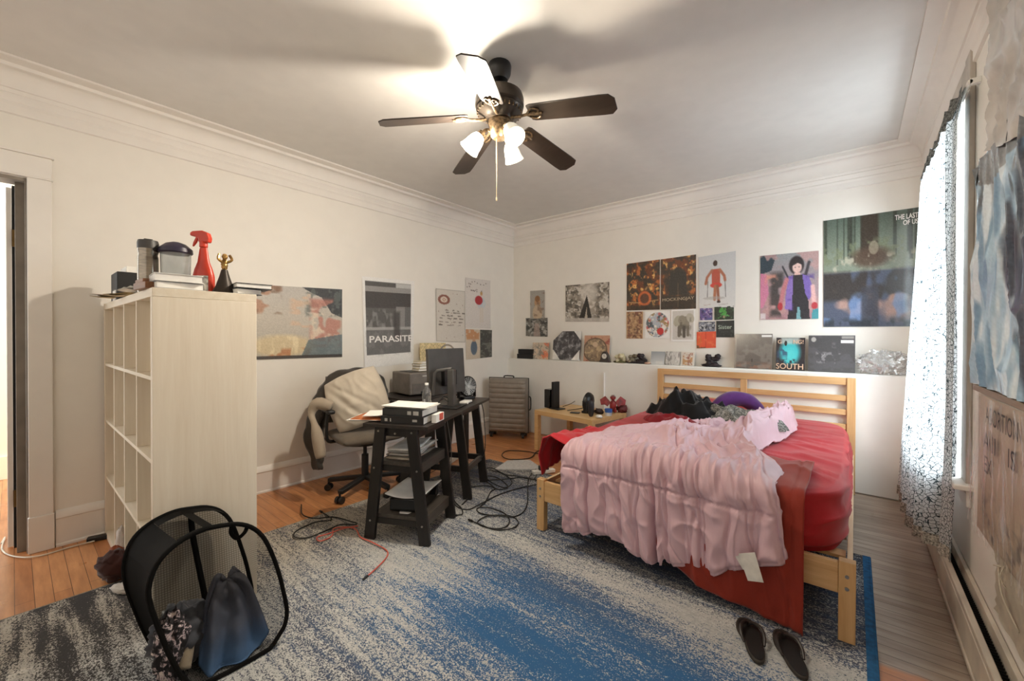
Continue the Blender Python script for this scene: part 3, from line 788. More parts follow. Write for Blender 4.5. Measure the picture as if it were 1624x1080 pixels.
# monitor, seen from behind, facing the wall
mon = thing('computer_monitor', 'black computer monitor on a loop stand turned away toward the wall', 'monitor', dl(-.12, .70, .737), 0)
ML = lambda p: p
def monpt(x, y, z): return Vector((x, y, z))
c0 = Vector((-2.50, 2.27, 0))
mm = Matrix.Rotation(rad(4), 3, 'Z')
MB().box((-2.50, 2.20, 1.0), (.028, .40, .36), mm @ Matrix.Rotation(rad(-4), 3, 'Y')).build('screen_housing', M_GREYPL, mon, world=True, bevel=.006)
MB().box((-2.517, 2.20, 1.0), (.002, .38, .335), mm @ Matrix.Rotation(rad(-4), 3, 'Y')).build('screen', plain('dark_screen', (12, 12, 14), .15), mon, world=True)
sb = dl(-.10, .66, .737)
m = MB()
m.box((sb.x, sb.y, .88), (.05, .06, .29), DA)
m.build('stand_column', plain('dark_stand', (70, 68, 66), .4), mon, world=True, bevel=.006)
a, b = Vector((sb.x-.09, sb.y-.11, .0)), Vector((sb.x, sb.y, 0))
MB().tube([(a.x, a.y, .83), (a.x+.01, a.y+.01, .995), (a.x+.02, a.y+.025, 1.015), (b.x, b.y, 1.03)], .013, 8).build('stand_loop', MATS['dark_stand'], mon, world=True)
MB().box((-2.47, 2.20, .95), (.05, .14, .12), mm).build('mount', M_BLACK, mon, world=True, bevel=.004)
MB().box((sb.x-.02, sb.y, .743), (.20, .22, .012), DA).build('stand_base', M_BLACK, mon, world=True, bevel=.005)
# black textbooks
def book(name, label, c, w, d, h, rz, cov, pages=M_PAPER, group=None, cat='book', ov=.003):
    b = thing(name, label, cat, c, rz, group)
    ct = .003
    MB().b2(-w/2, w/2, -d/2, d/2, 0, ct).b2(-w/2, w/2, -d/2, d/2, h-ct, h).b2(-w/2, -w/2+ct, -d/2, d/2, ct, h-ct).build('cover', cov, b, bevel=.001)
    MB().b2(-w/2+ct, w/2-.004, -d/2+.004, d/2-.004, ct, h-ct).build('pages', pages, b)
    return b
Y90 = math.pi/2
p = dl(-.155, .105)
b1 = book('textbook', 'thick black textbook at the bottom of the pile on the desk corner', (p.x, p.y, .738), .215, .285, .046, DA+Y90+rad(2), M_DKCOV)
b2_ = book('textbook', 'thick charcoal textbook with white spine blocks lying second in the pile', (p.x+.0, p.y+.008, .785), .21, .275, .042, DA+Y90+rad(-2), plain('charcoal_cover', (52, 54, 56), .4))
M_SPW = plain('spine_white', (200, 198, 192), .5)
for bb, sp_ in ((b1, ((-.105, .018, .018), (-.075, .006, .02), (.085, .03, .014))), (b2_, ((.05, .026, .022), (.095, .036, .024)))):
    h = .046 if bb is b1 else .042; w = .215 if bb is b1 else .21
    m = MB()
    for y, wd, hh in sp_: m.b2(-w/2-.0012, -w/2, -y-wd/2, -y+wd/2, h/2-hh/2, h/2+hh/2)
    m.build('spine_marks', M_SPW, bb)
cvp = thing('sticky_notes', 'red and white note pad tucked at the right end of the textbooks', 'note pad', dl(.02, .13, .738), DA)
MB().b2(-.012, .018, -.05, .07, 0, .05).build('pad', M_PAPER, cvp)
MB().b2(.018, .022, .0, .05, .008, .05).build('red_cover', plain('coral_card', (214, 96, 78), .6), cvp)
def papers(name, label, c, w, d, k, rz, mat=M_PAPER, th=.0014, jit=.012, cat='papers', seed=1, curl=.0, kind=None):
    R = random.Random(seed); m = MB(); z = 0
    for i in range(k):
        a = R.uniform(-.09, .09)*(jit*40); ox, oy = R.uniform(-jit, jit), R.uniform(-jit, jit)
        zz = z
        def fn(u, v):
            x, y = (u-.5)*w, (v-.5)*d
            return (x*math.cos(a)-y*math.sin(a)+ox, x*math.sin(a)+y*math.cos(a)+oy, zz+curl*((u*2-1)**2+.5*(v*2-1)**4)*(.4+.6*nz(i*3.1, u, v)))
        m.grid(fn, 8, 8); z += th+.0004
    o = m.build(name, mat, solid=0, origin=None)
    o.location = c; o.rotation_euler = (0, 0, rz)
    # recentre
    return tag(o, label, cat, kind=kind)
p = dl(-.15, .12); papers('paper_stack', 'loose white sheets lying on top of the textbook pile', (p.x, p.y, .829), .21, .29, 6, DA+Y90, seed=3, curl=.008)
p = on(590, 664, 'z', .745); 
papers('paper_stack', 'white sheets overhanging the left edge of the desk under the orange folder', (p.x-.02, p.y+.05, .740), .22, .30, 5, DA+Y90+.2, seed=5, curl=.002)
m = MB().grid(lambda u, v: ((u-.5)*.23, (v-.5)*.31, .004*math.sin(u*3)), 6, 6)
o = m.build('file_folder', plain('orange_card', (204, 122, 74), .65), solid=.006); o.location = (p.x-.0, p.y+.07, .752); o.rotation_euler = (0, 0, DA+Y90+.12)
tag(o, 'orange card folder lying on white sheets at the left edge of the desk', 'folder')
papers('paper_stack', 'white sheets lying on the orange folder beside the textbooks', (p.x+.04, p.y+.09, .768), .2, .27, 4, DA+Y90+.3, seed=9, curl=.006)
# water bottle
n = N('clear_plastic'); n.b.inputs['Transmission Weight'].default_value = .9; n.b.inputs['IOR'].default_value = 1.3
f = n.noise(n.coord(), 20, 2); M_CLEAR = n.done(n.ramp(f, [(.3, (225, 230, 232)), (.7, (245, 247, 248))]), .12)
p = on(693, 641, 'z', .738); p = dl(-.21, .46)
bt = thing('water_bottle', 'clear plastic water bottle with white cap standing by the monitor', 'bottle', (p.x, p.y, .738))
MB().lathe([(0, 0), (.028, 0), (.032, .006), (.032, .03), (.030, .035), (.032, .04), (.030, .06), (.032, .065), (.030, .085), (.032, .09), (.033, .12), (.028, .145), (.016, .17), (.012, .178), (.012, .185), (0, .185)]).build('body', M_CLEAR, bt)
MB().lathe([(0, 0), (.013, 0), (.0135, .002), (.0135, .014), (.012, .016), (0, .016)], (0, 0, .185), 18).build('cap', plain('white_plastic', (236, 234, 228), .4), bt)
# white rolled tissue / cloth
p = dl(-.30, .42)
o = MB().blob((p.x, p.y, .770), (.07, .035, .03), .12, 3, 2, rot=DA+.3, flat=.7385).build('crumpled_tissue', M_PAPER, angle=180)
tag(o, 'crumpled white tissue lying on the desk behind the water bottle', 'tissue')
# round desk fan
def round_fan(name, label, c, R, az, face, elev=0, shell=M_BLACK, grille=None, depth=.55):
    t = thing(name, label, 'fan', c, az)
    # local +x = blowing direction
    zc = R+.02
    MX = Matrix.Rotation(rad(90-elev), 4, 'Y')
    MB().lathe([(0, -R*depth), (R*.55, -R*depth), (R*.85, -R*depth*.7), (R, -R*.1), (R, R*.12), (R*.93, R*.2), (R*.88, R*.12), (R*.5, R*.02), (0, 0)], (0, 0, zc), 32, axis=MX).build('housing', shell, t)
    m = MB()
    for k in range(5):
        rr = R*(.18+.16*k); pts = []
        for j in range(28):
            q = 2*math.pi*j/28; pts.append(MX.to_3x3() @ Vector((rr*math.cos(q), rr*math.sin(q), R*.2))+Vector((0, 0, zc)))
        m.tube(pts, R*.018, 5, closed=True)
    for j in range(20):
        q = 2*math.pi*j/20
        m.tube([MX.to_3x3() @ Vector((R*.15*math.cos(q), R*.15*math.sin(q), R*.2))+Vector((0, 0, zc)), MX.to_3x3() @ Vector((R*.92*math.cos(q+.25), R*.92*math.sin(q+.25), R*.19))+Vector((0, 0, zc))], R*.014, 5)
    m.lathe([(0, R*.24), (R*.14, R*.22), (R*.16, R*.17), (0, R*.17)], (0, 0, zc), 16, axis=MX)
    m.build('grille', grille or shell, t)
    m = MB()
    for j in range(5):
        q = 2*math.pi*j/5; RX = MX.to_3x3() @ Matrix.Rotation(q, 3, 'Z')
        m.box(RX @ Vector((R*.5, 0, R*.09))+Vector((0, 0, zc)), (R*.7, R*.35, .003), RX @ Matrix.Rotation(.5, 3, 'X'))
    m.build('fan_blades', face, t)
    MB().box((-.01, 0, .012), (R*1.1, R*1.3, .024)).b2(-R*.35, R*.1, R*.9, R*1.0, .01, zc).b2(-R*.35, R*.1, -R*1.0, -R*.9, .01, zc).build('base', shell, t, bevel=.006)
    return t
p = dl(-.13, 1.085)
M_GRL = plain('pale_grey_grille', (186, 188, 188), .4)
round_fan('desk_fan', 'small black desk fan with pale grey round grille on the far desk end', (p.x, p.y, .738), .088, rad(-8), M_GRL, 4, M_BLACK, M_GRL)
# dark cloth / cables heap on the desk rear
o = heap('crumpled_scarf', cloth('dark_green_grey_cloth', (62, 68, 66), .9, .25), 'crumpled dark grey cloth lying on the desk behind the textbooks', (*dl(-.31, .30)[:2], .738), .10, .07, .035, 0, 4, 18, .3, 40, 'cloth')
o = MB().tube([dl(-.20, .58, .76), dl(-.16, .63, .80), dl(-.12, .62, .79), dl(-.10, .70, .77), dl(-.2, .75, .80), dl(-.17, .6, .76), dl(-.05, .75, .745), dl(-.02, .9, .742)], .004, 6, sub=6).build('usb_cable', M_BLACK)
tag(o, 'thin black cable looped behind the monitor stand on the desk', 'cable')
o = MB().b2(0, .07, 0, .11, 0, .02).build('charger_brick', plain('white_plastic', (236, 234, 228), .4), bevel=.004); o.location = dl(-.06, .86, .738); o.rotation_euler = (0, 0, DA)
tag(o, 'small white charger lying on the desk between monitor and fan', 'charger')

# shelf contents
R_ = random.Random(8)
for i in range(8):
    w, d = R_.uniform(.18, .23), R_.uniform(.24, .30); c = dl(-.19+R_.uniform(-.012, .012), .20+R_.uniform(-.02, .02), .488+i*.0105)
    cols = [(166, 150, 128), (196, 186, 170), (120, 116, 112), (214, 210, 204), (150, 120, 92), (188, 186, 184), (206, 202, 196), (226, 224, 220)]
    lab = ['tan', 'cream', 'dark grey', 'white', 'brown', 'silver', 'pale grey', 'glossy white'][i]
    rz = DA+Y90*0+R_.uniform(-.14, .14)
    th = .0095
    def fn(u, v, s=i):
        return ((u-.5)*w, (v-.5)*d, .003*nz(u*3+s, v*3, s)+(.012*sm(.6, 1, u)*sm(.5, 1, v) if s > 5 else 0))
    o = MB().grid(fn, 10, 10).build('magazine', plain('magazine_%d' % i, cols[i], .35), solid=-.008, smooth=True)
    o.location = c; o.rotation_euler = (0, 0, rz)
    pos = ['lowest in the pile on', 'second from the bottom of the pile on', 'third from the bottom of the pile on', 'fourth from the bottom of the pile on', 'fourth from the top of the pile on', 'third from the top of the pile on', 'second from the top of the pile on', 'topmost of the pile on'][i]
    tag(o, f'{lab} magazine {pos} the upper trestle shelf', 'magazine', 'magazines on the trestle shelf')
gc = thing('game_console', 'white and black game console lying flat on the lower trestle shelf', 'console', dl(-.175, .215, .160), DA+rad(4))
def plate(z, bow):
    def fn(u, v):
        x, y = (u-.5)*.255, (v-.5)*.345
        return (x, y, z+bow*(abs(u*2-1)**2)*.02-bow*(v-.5)*.012)
    return fn
M_PSW = plain('white_shell', (232, 231, 228), .35, 0, .04)
MB().grid(plate(.098, 1), 12, 12).build('upper_plate', M_PSW, gc, solid=-.004)
MB().grid(plate(.012, -1), 12, 12).build('lower_plate', M_PSW, gc, solid=-.004)
MB().b2(-.105, .105, -.155, .16, .012, .095).build('body', plain('gloss_black', (16, 16, 17), .15), gc, bevel=.008)
# ================================================================== SIDE TABLE, PRINTER, LAMP by the left wall
st = thing('side_table', 'black low side table against the left wall carrying the printer', 'table', (-3.38, 2.62, 0))
MB().b2(-.30, .30, -.36, .42, .675, .70).build('table_top', M_DESK, st, bevel=.002)
for x in (-.27, .27):
    for y in (-.33, .39): MB().b2(x-.02, x+.02, y-.02, y+.02, 0, .675).build('leg', M_DESKZ, st, bevel=.002)
M_PRN = plain('grey_printer_case', (112, 104, 96), .5)
pr = thing('printer', 'grey laser printer on the black side table behind the chair', 'printer', (-3.40, 2.62, .70), rad(-6))
MB().b2(-.17, .17, -.20, .20, .012, .225).build('case', M_PRN, pr, bevel=.012, seg=3)
MB().b2(.165, .176, -.17, .10, .02, .12).build('paper_tray', plain('grey_tray', (100, 94, 88), .5), pr, bevel=.003)
MB().b2(.174, .184, -.08, .02, .018, .045).build('tray_handle', M_BLACK, pr)
MB().b2(-.12, .12, -.14, .14, .224, .230).build('output_lid', M_GREYPL, pr, bevel=.002)
MB().b2(.171, .1725, -.06, -.01, .185, .195).build('brand_plate', plain('pale_plate', (190, 186, 178), .4), pr)
zz = .931
for i, (c, nm, w) in enumerate((((176, 160, 120), 'olive', .2), ((196, 184, 150), 'cream', .19), ((150, 132, 92), 'tan', .2), ((205, 196, 168), 'ivory', .17))):
    h = (.022, .028, .02, .024)[i]
    book('paperback', f'{nm} paperback {["at the bottom of", "second in", "third in", "on top of"][i]} the book pile on the printer', (-3.36, 2.66, zz), .13, w, h, rad(4*i-8), plain('cover_'+nm, c, .6), group='paperbacks on the printer'); zz += h+.0012
gl = thing('desk_lamp', 'silver gooseneck lamp with white cone shade beside the wall pictures', 'lamp', (-3.50, 2.98, .70))
MB().lathe([(0, 0), (.07, 0), (.075, .008), (.06, .018), (0, .02)]).build('base', M_STEEL, gl)
tip = on(740, 556, 'y', 3.06)
MB().tube([(0, 0, .015), (0, 0, .25), (.01, 0, .41), (.05, .02, .475), (.115, .05, .48), (.165, .075, .43)], .009, 8, sub=6).build('gooseneck', M_STEEL, gl)
MB().lathe([(.018, 0), (.024, .02), (.03, .05), (.052, .15), (.048, .15), (.024, .03), (0, .02)], (.16, .073, .44), 20, axis=Vector((.35, .16, -.9)).to_track_quat('Z', 'Y').to_matrix()).build('lamp_shade', plain('white_enamel', (232, 229, 222), .35), gl)
# cards behind the monitor
o = MB().box((-3.62, 2.99, .955), (.012, .36, .50)).build('cork_board', plain('beige_cork', (214, 196, 150), .8, 0, .2, 60), bevel=.002)
tag(o, 'beige board leaning on the left wall behind the monitor', 'board')
o = MB().box((-3.555, 3.00, .90), (.012, .17, .40), Matrix.Rotation(rad(-6), 3, 'Y')).build('document_folder', plain('orange_folder', (226, 138, 84), .6), bevel=.002)
tag(o, 'upright orange folder standing between monitor and gooseneck lamp', 'folder')

# ================================================================== OFFICE CHAIR
M_CHAIRF = cloth('taupe_upholstery', (112, 102, 90), .9, .15)
M_CHB = plain('chair_black', (30, 29, 28), .45)
oc = thing('office_chair', 'swivel office chair with taupe seat standing between desk and wall', 'chair', (-3.12, 1.86, 0), rad(-12))
def cushion_pts(w, d, h, zc, nu=28, nv=28, p=5):
    def fn(s):
        def g(u, v):
            x, y = u*2-1, v*2-1
            k = (1-abs(x)**p)*(1-abs(y)**p); return (x*w/2*(1-.03*abs(y)**2), y*d/2*(1-.03*abs(x)**2), zc+s*h/2*max(0, k)**.35)
        return g
    return fn
m = MB(); g = cushion_pts(.50, .50, .085, .465)
m.grid(g(1), 26, 26).grid(g(-1), 26, 26)
m.build('seat', M_CHAIRF, oc, angle=180, merge=True)
MB().lathe([(0, .405), (.20, .41), (.225, .425), (.20, .44), (0, .44)]).build('seat_shell', M_CHB, oc)
m = MB(); g = cushion_pts(.40, .48, .08, 0)
RB = Matrix.Rotation(rad(-100), 3, 'Y')
mm2 = MB()
for s in (1, -1):
    mm2.grid(lambda u, v, s=s: RB @ Vector(g(s)(u, v))+Vector((-.27, 0, .74)), 24, 24)
mm2.build('backrest', M_CHAIRF, oc, angle=180, merge=True)
MB().bar((-.14, 0, .42), (-.28, 0, .45), .07, .018, (0, 1, 0)).bar((-.28, 0, .44), (-.30, 0, .74), .07, .018, (0, 1, 0)).build('back_support', M_CHB, oc)
MB().cyl((0, 0, .12), (0, 0, .30), .028).cyl((0, 0, .28), (0, 0, .41), .015).build('gas_column', M_CHB, oc)
for s in (1, -1):
    MB().tube([(-.05, s*.22, .43), (-.03, s*.29, .46), (-.02, s*.29, .66), (.0, s*.29, .68)], .014, 8, sub=4).build('arm_support', M_CHB, oc)
    MB().box((-.01, s*.29, .69), (.24, .055, .03)).build('armrest', M_CHB, oc, bevel=.012, seg=3)
for k in range(5):
    a = 2*math.pi*k/5+.28; d = Vector((math.cos(a), math.sin(a), 0))
    b = MB().bar(Vector((0, 0, .115)), d*.30+Vector((0, 0, .085)), .045, .032, (-d.y, d.x, 0)).build('base_arm', M_CHB, oc, bevel=.006)
    cst = MB(); q = d*.30; sd = Vector((-d.y, d.x, 0))
    for s in (-1, 1): cst.cyl(q+sd*s*.008+Vector((0, 0, .027)), q+sd*s*.028+Vector((0, 0, .027)), .027, n=16)
    cst.cyl(q+Vector((0, 0, .03)), q+Vector((0, 0, .09)), .009, n=8)
    cst.build('caster', M_CHB, b)
# pillow on the chair
M_PILLOW = cloth('oatmeal_linen', (204, 194, 178), .9, .08, 6, 220)
pl_c = Vector((-3.14, 1.80, .765))
PX = Vector((.78, .66, -.18)).normalized(); PN = Vector((.62, -.72, .34)).normalized(); PN = (PN-PX*PN.dot(PX)).normalized(); PY = PN.cross(PX)
ROT = rad(34)
def pil(s):
    def fn(u, v):
        x, y = u*2-1, v*2-1
        k = max(0, (1-abs(x)**2.6)*(1-abs(y)**2.6))**.55
        pinch = .10
        a, b = x*(1-pinch*(1-abs(y)**2)*0-.06*(y*y)), y*(1-.06*(x*x))
        r = s*(.10*k+.012*ridge(nz(x*2+y*1.5, y*1.2-x, 4), 2)*k+.012*nz(x*2.2, y*2.2, 6)*k)
        fold = -.02*math.exp(-((x*.8+y*.5+.35)/.10)**2)*k*(s > 0)-.016*math.exp(-((x*.7+y*.6+.02)/.07)**2)*k*(s > 0)
        X, Y = a*.235*(1-.05*y*y), b*.235*(1-.05*x*x)
        X, Y = X*math.cos(ROT)-Y*math.sin(ROT), X*math.sin(ROT)+Y*math.cos(ROT)
        return pl_c+PX*X+PY*Y+PN*(r+fold)
    return fn
o = MB().grid(pil(1), 44, 44).grid(pil(-1), 44, 44).build('pillow', M_PILLOW, merge=True, angle=180)
tag(o, 'large square oatmeal linen pillow propped up on the office chair', 'pillow')
# jacket over the chair back
M_JKT = cloth('charcoal_fleece', (66, 62, 58), .95, .2)
sil = [on(*p, 'x', -3.46) for p in ((613, 618), (604, 596), (585, 585), (562, 583), (540, 586), (520, 594), (505, 614), (494, 640), (484, 668), (480, 700), (489, 722), (494, 744))]
inn = [on(*p, 'x', -3.30) for p in ((600, 640), (590, 625), (575, 615), (560, 612), (545, 615), (535, 625), (525, 640), (518, 660), (512, 680), (510, 700), (510, 720), (506, 738))]
sil, inn = smooth_path(sil, 5), smooth_path(inn, 5)
def jacket(u, v):
    k = u*(len(sil)-1); i = min(len(sil)-2, int(k)); a = sil[i].lerp(sil[i+1], k-i); b = inn[i].lerp(inn[i+1], k-i)
    q = a.lerp(b, v); q.x += .06*math.sin(math.pi*min(1, v*1.2))+.03*nz(u*9, v*3, 5)+.03*ridge(nz(u*12, v*1.5, 8), 2)
    q.z += .012*nz(u*14, v*2, 3); return q
o = MB().grid(jacket, 70, 24).build('jacket', M_JKT, solid=.02, angle=180)
tag(o, 'charcoal fleece jacket draped over the back of the office chair', 'jacket')
M_SWT = cloth('beige_sweat', (168, 154, 136), .95, .1)
sl = [on(504, 640, 'y', 1.50), on(494, 655, 'y', 1.46), on(503, 690, 'y', 1.45), on(509, 726, 'y', 1.46)]
o = MB().tube([sl[0]+Vector((.06, .08, -.03)), sl[0], sl[1], (sl[1]+sl[2])/2, sl[2], sl[3]], lambda t: .036+.012*math.sin(t*9)-.006*t, 12, sub=5).build('sweatshirt', M_SWT, angle=180)
tag(o, 'beige sweatshirt sleeve hanging from the left arm of the office chair', 'sweatshirt')

# ================================================================== SUITCASE
M_CASE2 = plain('taupe_polycarbonate', (136, 126, 115), .38, 0, .08)
p0, p1 = on(767, 693, 'z', 0), on(829, 697, 'z', 0)
p0.z = p1.z = 0
sx = (p1-p0); wS = sx.length; aS = math.atan2(sx.y, sx.x)
nb = Vector((-math.sin(aS), math.cos(aS), 0))
cS = (p0+p1)/2+nb*.14+Vector((.05, .0, 0))
su = thing('suitcase', 'taupe ribbed hard shell suitcase standing upright in the corner', 'suitcase', cS, aS)
w2 = wS/2
def shell(s):
    def fn(u, v):
        x, z = u*2-1, v*2-1
        k = max(0, 1-abs(x)**10)*max(0, 1-abs(z)**10)
        g = (1-abs(math.sin(v*math.pi*11))**.5)*(1-abs(x)**12)
        return (x*w2, s*(.01+.118*min(1, k)**.4-.012*g*(k > .3)), .405+z*.345)
    return fn
m = MB().grid(shell(-1), 30, 200).grid(shell(1), 26, 40)
m.build('shell', M_CASE2, su, angle=30)
MB().tube([(-w2, 0, .06), (-w2, 0, .75), (w2, 0, .75), (w2, 0, .06)], .012, 6, closed=True).build('zipper', plain('dark_zip', (50, 46, 42), .6), su)
MB().tube([(-.06, 0, .752), (-.055, 0, .775), (.055, 0, .775), (.06, 0, .752)], .008, 8, sub=3).build('carry_handle', M_BLACK, su)
MB().tube([(w2+.008, 0, .35), (w2+.03, 0, .37), (w2+.03, 0, .5), (w2+.008, 0, .52)], .008, 8, sub=3).build('side_handle', M_BLACK, su)
for x in (-w2+.05, w2-.05):
    for y in (-.08, .08):
        MB().cyl((x-.014, y, .026), (x+.014, y, .026), .025).b2(x-.03, x+.03, y-.02, y+.02, .045, .068).build('caster', M_BLACK, su)

# ================================================================== BEDSIDE TABLE
M_BIRCHV = wood('birch_veneer', (206, 166, 112), (226, 190, 138), 'x', .45)
nt = thing('bedside_table', 'birch square-legged low table between suitcase and bed', 'table', (-2.35, 4.02, 0), rad(-8))
MB().b2(-.40, .40, -.31, .31, .40, .45).build('table_top', M_BIRCHV, nt, bevel=.002)
for x in (-.373, .373):
    for y in (-.283, .283): MB().b2(x-.027, x+.027, y-.027, y+.027, 0, .40).build('leg', M_BIRCHV, nt, bevel=.002)
NW = wmat(nt)
def nl(px, py, z=.4515):
    q = on(px, py, 'z', z); return q
rt = thing('router', 'tall black router box standing at the left of the bedside table', 'router', nl(873, 646), rad(-10))
MB().b2(-.045, .045, -.06, .06, 0, .215).build('case', plain('gloss_black', (16, 16, 17), .15), rt, bevel=.008)
sp_ = thing('tower_speaker', 'thin tall black bar speaker standing right behind the router box', 'speaker', nl(881, 648), rad(-10))
MB().b2(-.018, .018, -.05, .05, .008, .31).build('body', M_BLACK, sp_, bevel=.004)
MB().b2(-.05, .10, -.06, .06, 0, .010).build('base', M_BLACK, sp_, bevel=.003)
q = nl(932, 654)
round_fan('table_fan', 'black round table fan on the bedside table', (q.x, q.y, q.z), .10, rad(185), M_BLACK, 8)
q = nl(937, 661)
o = MB().blob((q.x, q.y, .452+.085), (.032, .022, .085), 0, p=.8, flat=.452).build('remote_speaker', plain('dark_slate', (44, 44, 50), .5), angle=180)
tag(o, 'small dark upright gadget standing in front of the black table fan', 'gadget')
q = nl(965, 659)
cu_ = thing('plastic_cup', 'small cup with blue band at the right of the bedside table', 'cup', (q.x, q.y, .4515))
MB().lathe([(0, 0), (.034, 0), (.038, .04), (.036, .04), (.032, .004), (0, .004)]).build('cup_body', plain('pale_plastic', (205, 206, 208), .4), cu_)
MB().lathe([(.0385, .035), (.041, .07), (.039, .07), (.0365, .035)]).build('blue_band', plain('blue_plastic', (62, 108, 186), .4), cu_)
M_TOY = plain('toy_red', (142, 40, 40), .45, 0, .25, 40); M_TOYD = plain('toy_dark', (50, 36, 36), .5); M_TOYB = plain('toy_blue', (90, 130, 190), .4)
q = nl(972, 655)
q = Vector((q.x, q.y, .4515))
ty = thing('toy_dragon', 'red winged toy figure at the back of the bedside table', 'toy', q, rad(-62)); ty.scale = (1.15, 1.15, 1.15)
m = MB().blob((0, 0, .07), (.035, .03, .055), .15, 4).blob((.0, 0, .145), (.022, .025, .024), .15, 5).blob((.03, .0, .14), (.022, .012, .011))
m.blob((-.02, .02, .02), (.03, .018, .02)).blob((-.02, -.02, .02), (.03, .018, .02)).tube([(-.03, 0, .03), (-.08, .01, .025), (-.12, .04, .04)], lambda t: .016*(1-t)+.003, 8, sub=4)
m.build('body', M_TOY, ty, angle=180)
for s in (-1, 1):
    m = MB(); c = [(-.01, s*.02, .10), (-.03, s*.07, .155), (-.03, s*.12, .12), (-.02, s*.11, .07), (-.01, s*.075, .075), (0, s*.05, .06)]
    m.add(c, [tuple(range(6))]); m.build('wing', M_TOY, ty, solid=.006, smooth=False)
MB().blob((.012, -.01, .163), (.008, .006, .012)).blob((.012, .01, .163), (.008, .006, .012)).build('horn', M_STEEL, ty)
for (px, py, nm, lab, mt, r) in ((950, 656, 'toy_figure', 'dark little toy lying beside the blue banded cup', M_TOYD, (.05, .03, .03)), (986, 654, 'toy_creature', 'dark red crouching toy at the right table corner', plain('toy_maroon', (100, 34, 36), .5), (.06, .04, .055)), (950, 663, 'crumpled_wrapper', 'small white crumpled wrapper in front of the toys', M_PAPER, (.035, .025, .018))):
    q = nl(px, py); o = MB().blob((q.x, q.y, .4515+r[2]*.8), r, .35, 3, px % 7, flat=.4518).build(nm, mt, angle=180); tag(o, lab, 'wrapper' if 'wrapper' in nm else 'toy')
o = MB().b2(-.05, .05, -.035, .035, 0, .008).build('phone', M_BLACK, bevel=.003); q = nl(912, 655); o.location = q; o.rotation_euler = (0, 0, .3)
tag(o, 'flat black phone lying on the bedside table front edge', 'phone')
o = MB().tube([nl(893, 646)+Vector((0, 0, .01)), nl(905, 643)+Vector((0, 0, .02)), nl(918, 640)+Vector((0, 0, .05)), nl(928, 648)+Vector((0, 0, .02)), nl(900, 652)+Vector((0, 0, .008))], .004, 6, sub=5).build('lamp_cable', M_BLACK)
tag(o, 'thin black cable lying across the bedside table behind the phone', 'cable')
# ================================================================== CURTAIN
n = N('crackle_voile'); v = n.coord((1, 1, 1), 'UV')
def vor(sc):
    t = n.add('ShaderNodeTexVoronoi', feature='DISTANCE_TO_EDGE'); t.inputs['Scale'].default_value = sc
    wv = n.add('ShaderNodeVectorMath', operation='ADD'); nzv = n.add('ShaderNodeTexNoise'); nzv.inputs['Scale'].default_value = 30
    n.link(v, nzv.inputs['Vector']); ml = n.add('ShaderNodeVectorMath', operation='SCALE'); ml.inputs['Scale'].default_value = .02
    n.link(nzv.outputs['Color'], ml.inputs[0]); n.link(v, wv.inputs[0]); n.link(ml.outputs[0], wv.inputs[1]); n.link(wv.outputs[0], t.inputs['Vector']); return t.outputs['Distance']
l1 = n.math('LESS_THAN', vor(52), .060); l2 = n.math('LESS_THAN', vor(105), .050)
ln = n.math('MAXIMUM', l1, n.math('MULTIPLY', l2, .5))
col = n.mix(ln, (240, 246, 247), (62, 74, 78))
df = n.add('ShaderNodeBsdfDiffuse'); tl = n.add('ShaderNodeBsdfTranslucent'); tr = n.add('ShaderNodeBsdfTransparent')
n.link(col, df.inputs[0]); n.link(col, tl.inputs[0])
a1 = n.add('ShaderNodeMixShader'); a1.inputs[0].default_value = .5; n.link(df.outputs[0], a1.inputs[1]); n.link(tl.outputs[0], a1.inputs[2])
a2 = n.add('ShaderNodeMixShader'); n.link(n.math('MULTIPLY', n.math('SUBTRACT', 1, ln), .22), a2.inputs[0]); n.link(a1.outputs[0], a2.inputs[1]); n.link(tr.outputs[0], a2.inputs[2])
n.link(a2.outputs[0], n.out.inputs['Surface']); M_CURT = n.m
CT, CB = 2.40, .20
def cur(u, v):
    z = CT+(CB-CT)*v
    y = 2.735+1.27*u+(.05*v-.12*u*v)
    x = .372-.02*sm(0, .06, v)-.075*v*sm(.0, .5, u)
    fold = (.014+.030*v)*math.sin(2*math.pi*(u*7.5+.25*math.sin(v*2.1)+.15*nz(u*4, v*2)))+.010*math.sin(2*math.pi*(u*17+.4*v))*(1-.4*v)
    x += fold*sm(0, .05, u)*(.5 if u < .1 else 1)
    z += (CB-CT)*0+.025*math.sin(u*9+1)*v**4+.012*math.sin(u*60)*(1-v)**8
    return (min(x, .395), y, z)
m = MB().grid(cur, 190, 70)
o = m.build('curtain', M_CURT, angle=180)
uv = o.data.uv_layers.new(name='UVMap')
for lp in o.data.loops:
    i = lp.vertex_index; uv.data[lp.index].uv = ((i % 190)/189*1.9, (i//190)/69*2.2)
tag(o, 'sheer white curtain with black crackle pattern hanging at the window', 'curtain')
hd = MB().grid(lambda u, v: (cur(u, v*.045)[0]-.006, cur(u, v*.045)[1], cur(u, v*.045)[2]+.012), 190, 5).build('heading', plain('crackle_heading', (96, 98, 96), .9, 0, .75, 110), o, world=True, angle=180)
hm = MB().grid(lambda u, v: (cur(u, .972+v*.028)[0]-.004, cur(u, .972+v*.028)[1], cur(u, .972+v*.028)[2]), 190, 4).build('hem', plain('crackle_hem', (150, 146, 136), .9, 0, .7, 110), o, world=True, angle=180)
rod = thing('curtain_rod', 'thin white curtain rod above the window', 'curtain rod', (.385, 3.4, 2.405))
MB().cyl((0, -.70, 0), (0, .66, 0), .009, n=12).build('pole', M_WHITE, rod)
for y in (-.69, .65): MB().b2(.0, .034, y-.01, y+.01, -.012, .012).build('bracket', M_WHITE, rod)

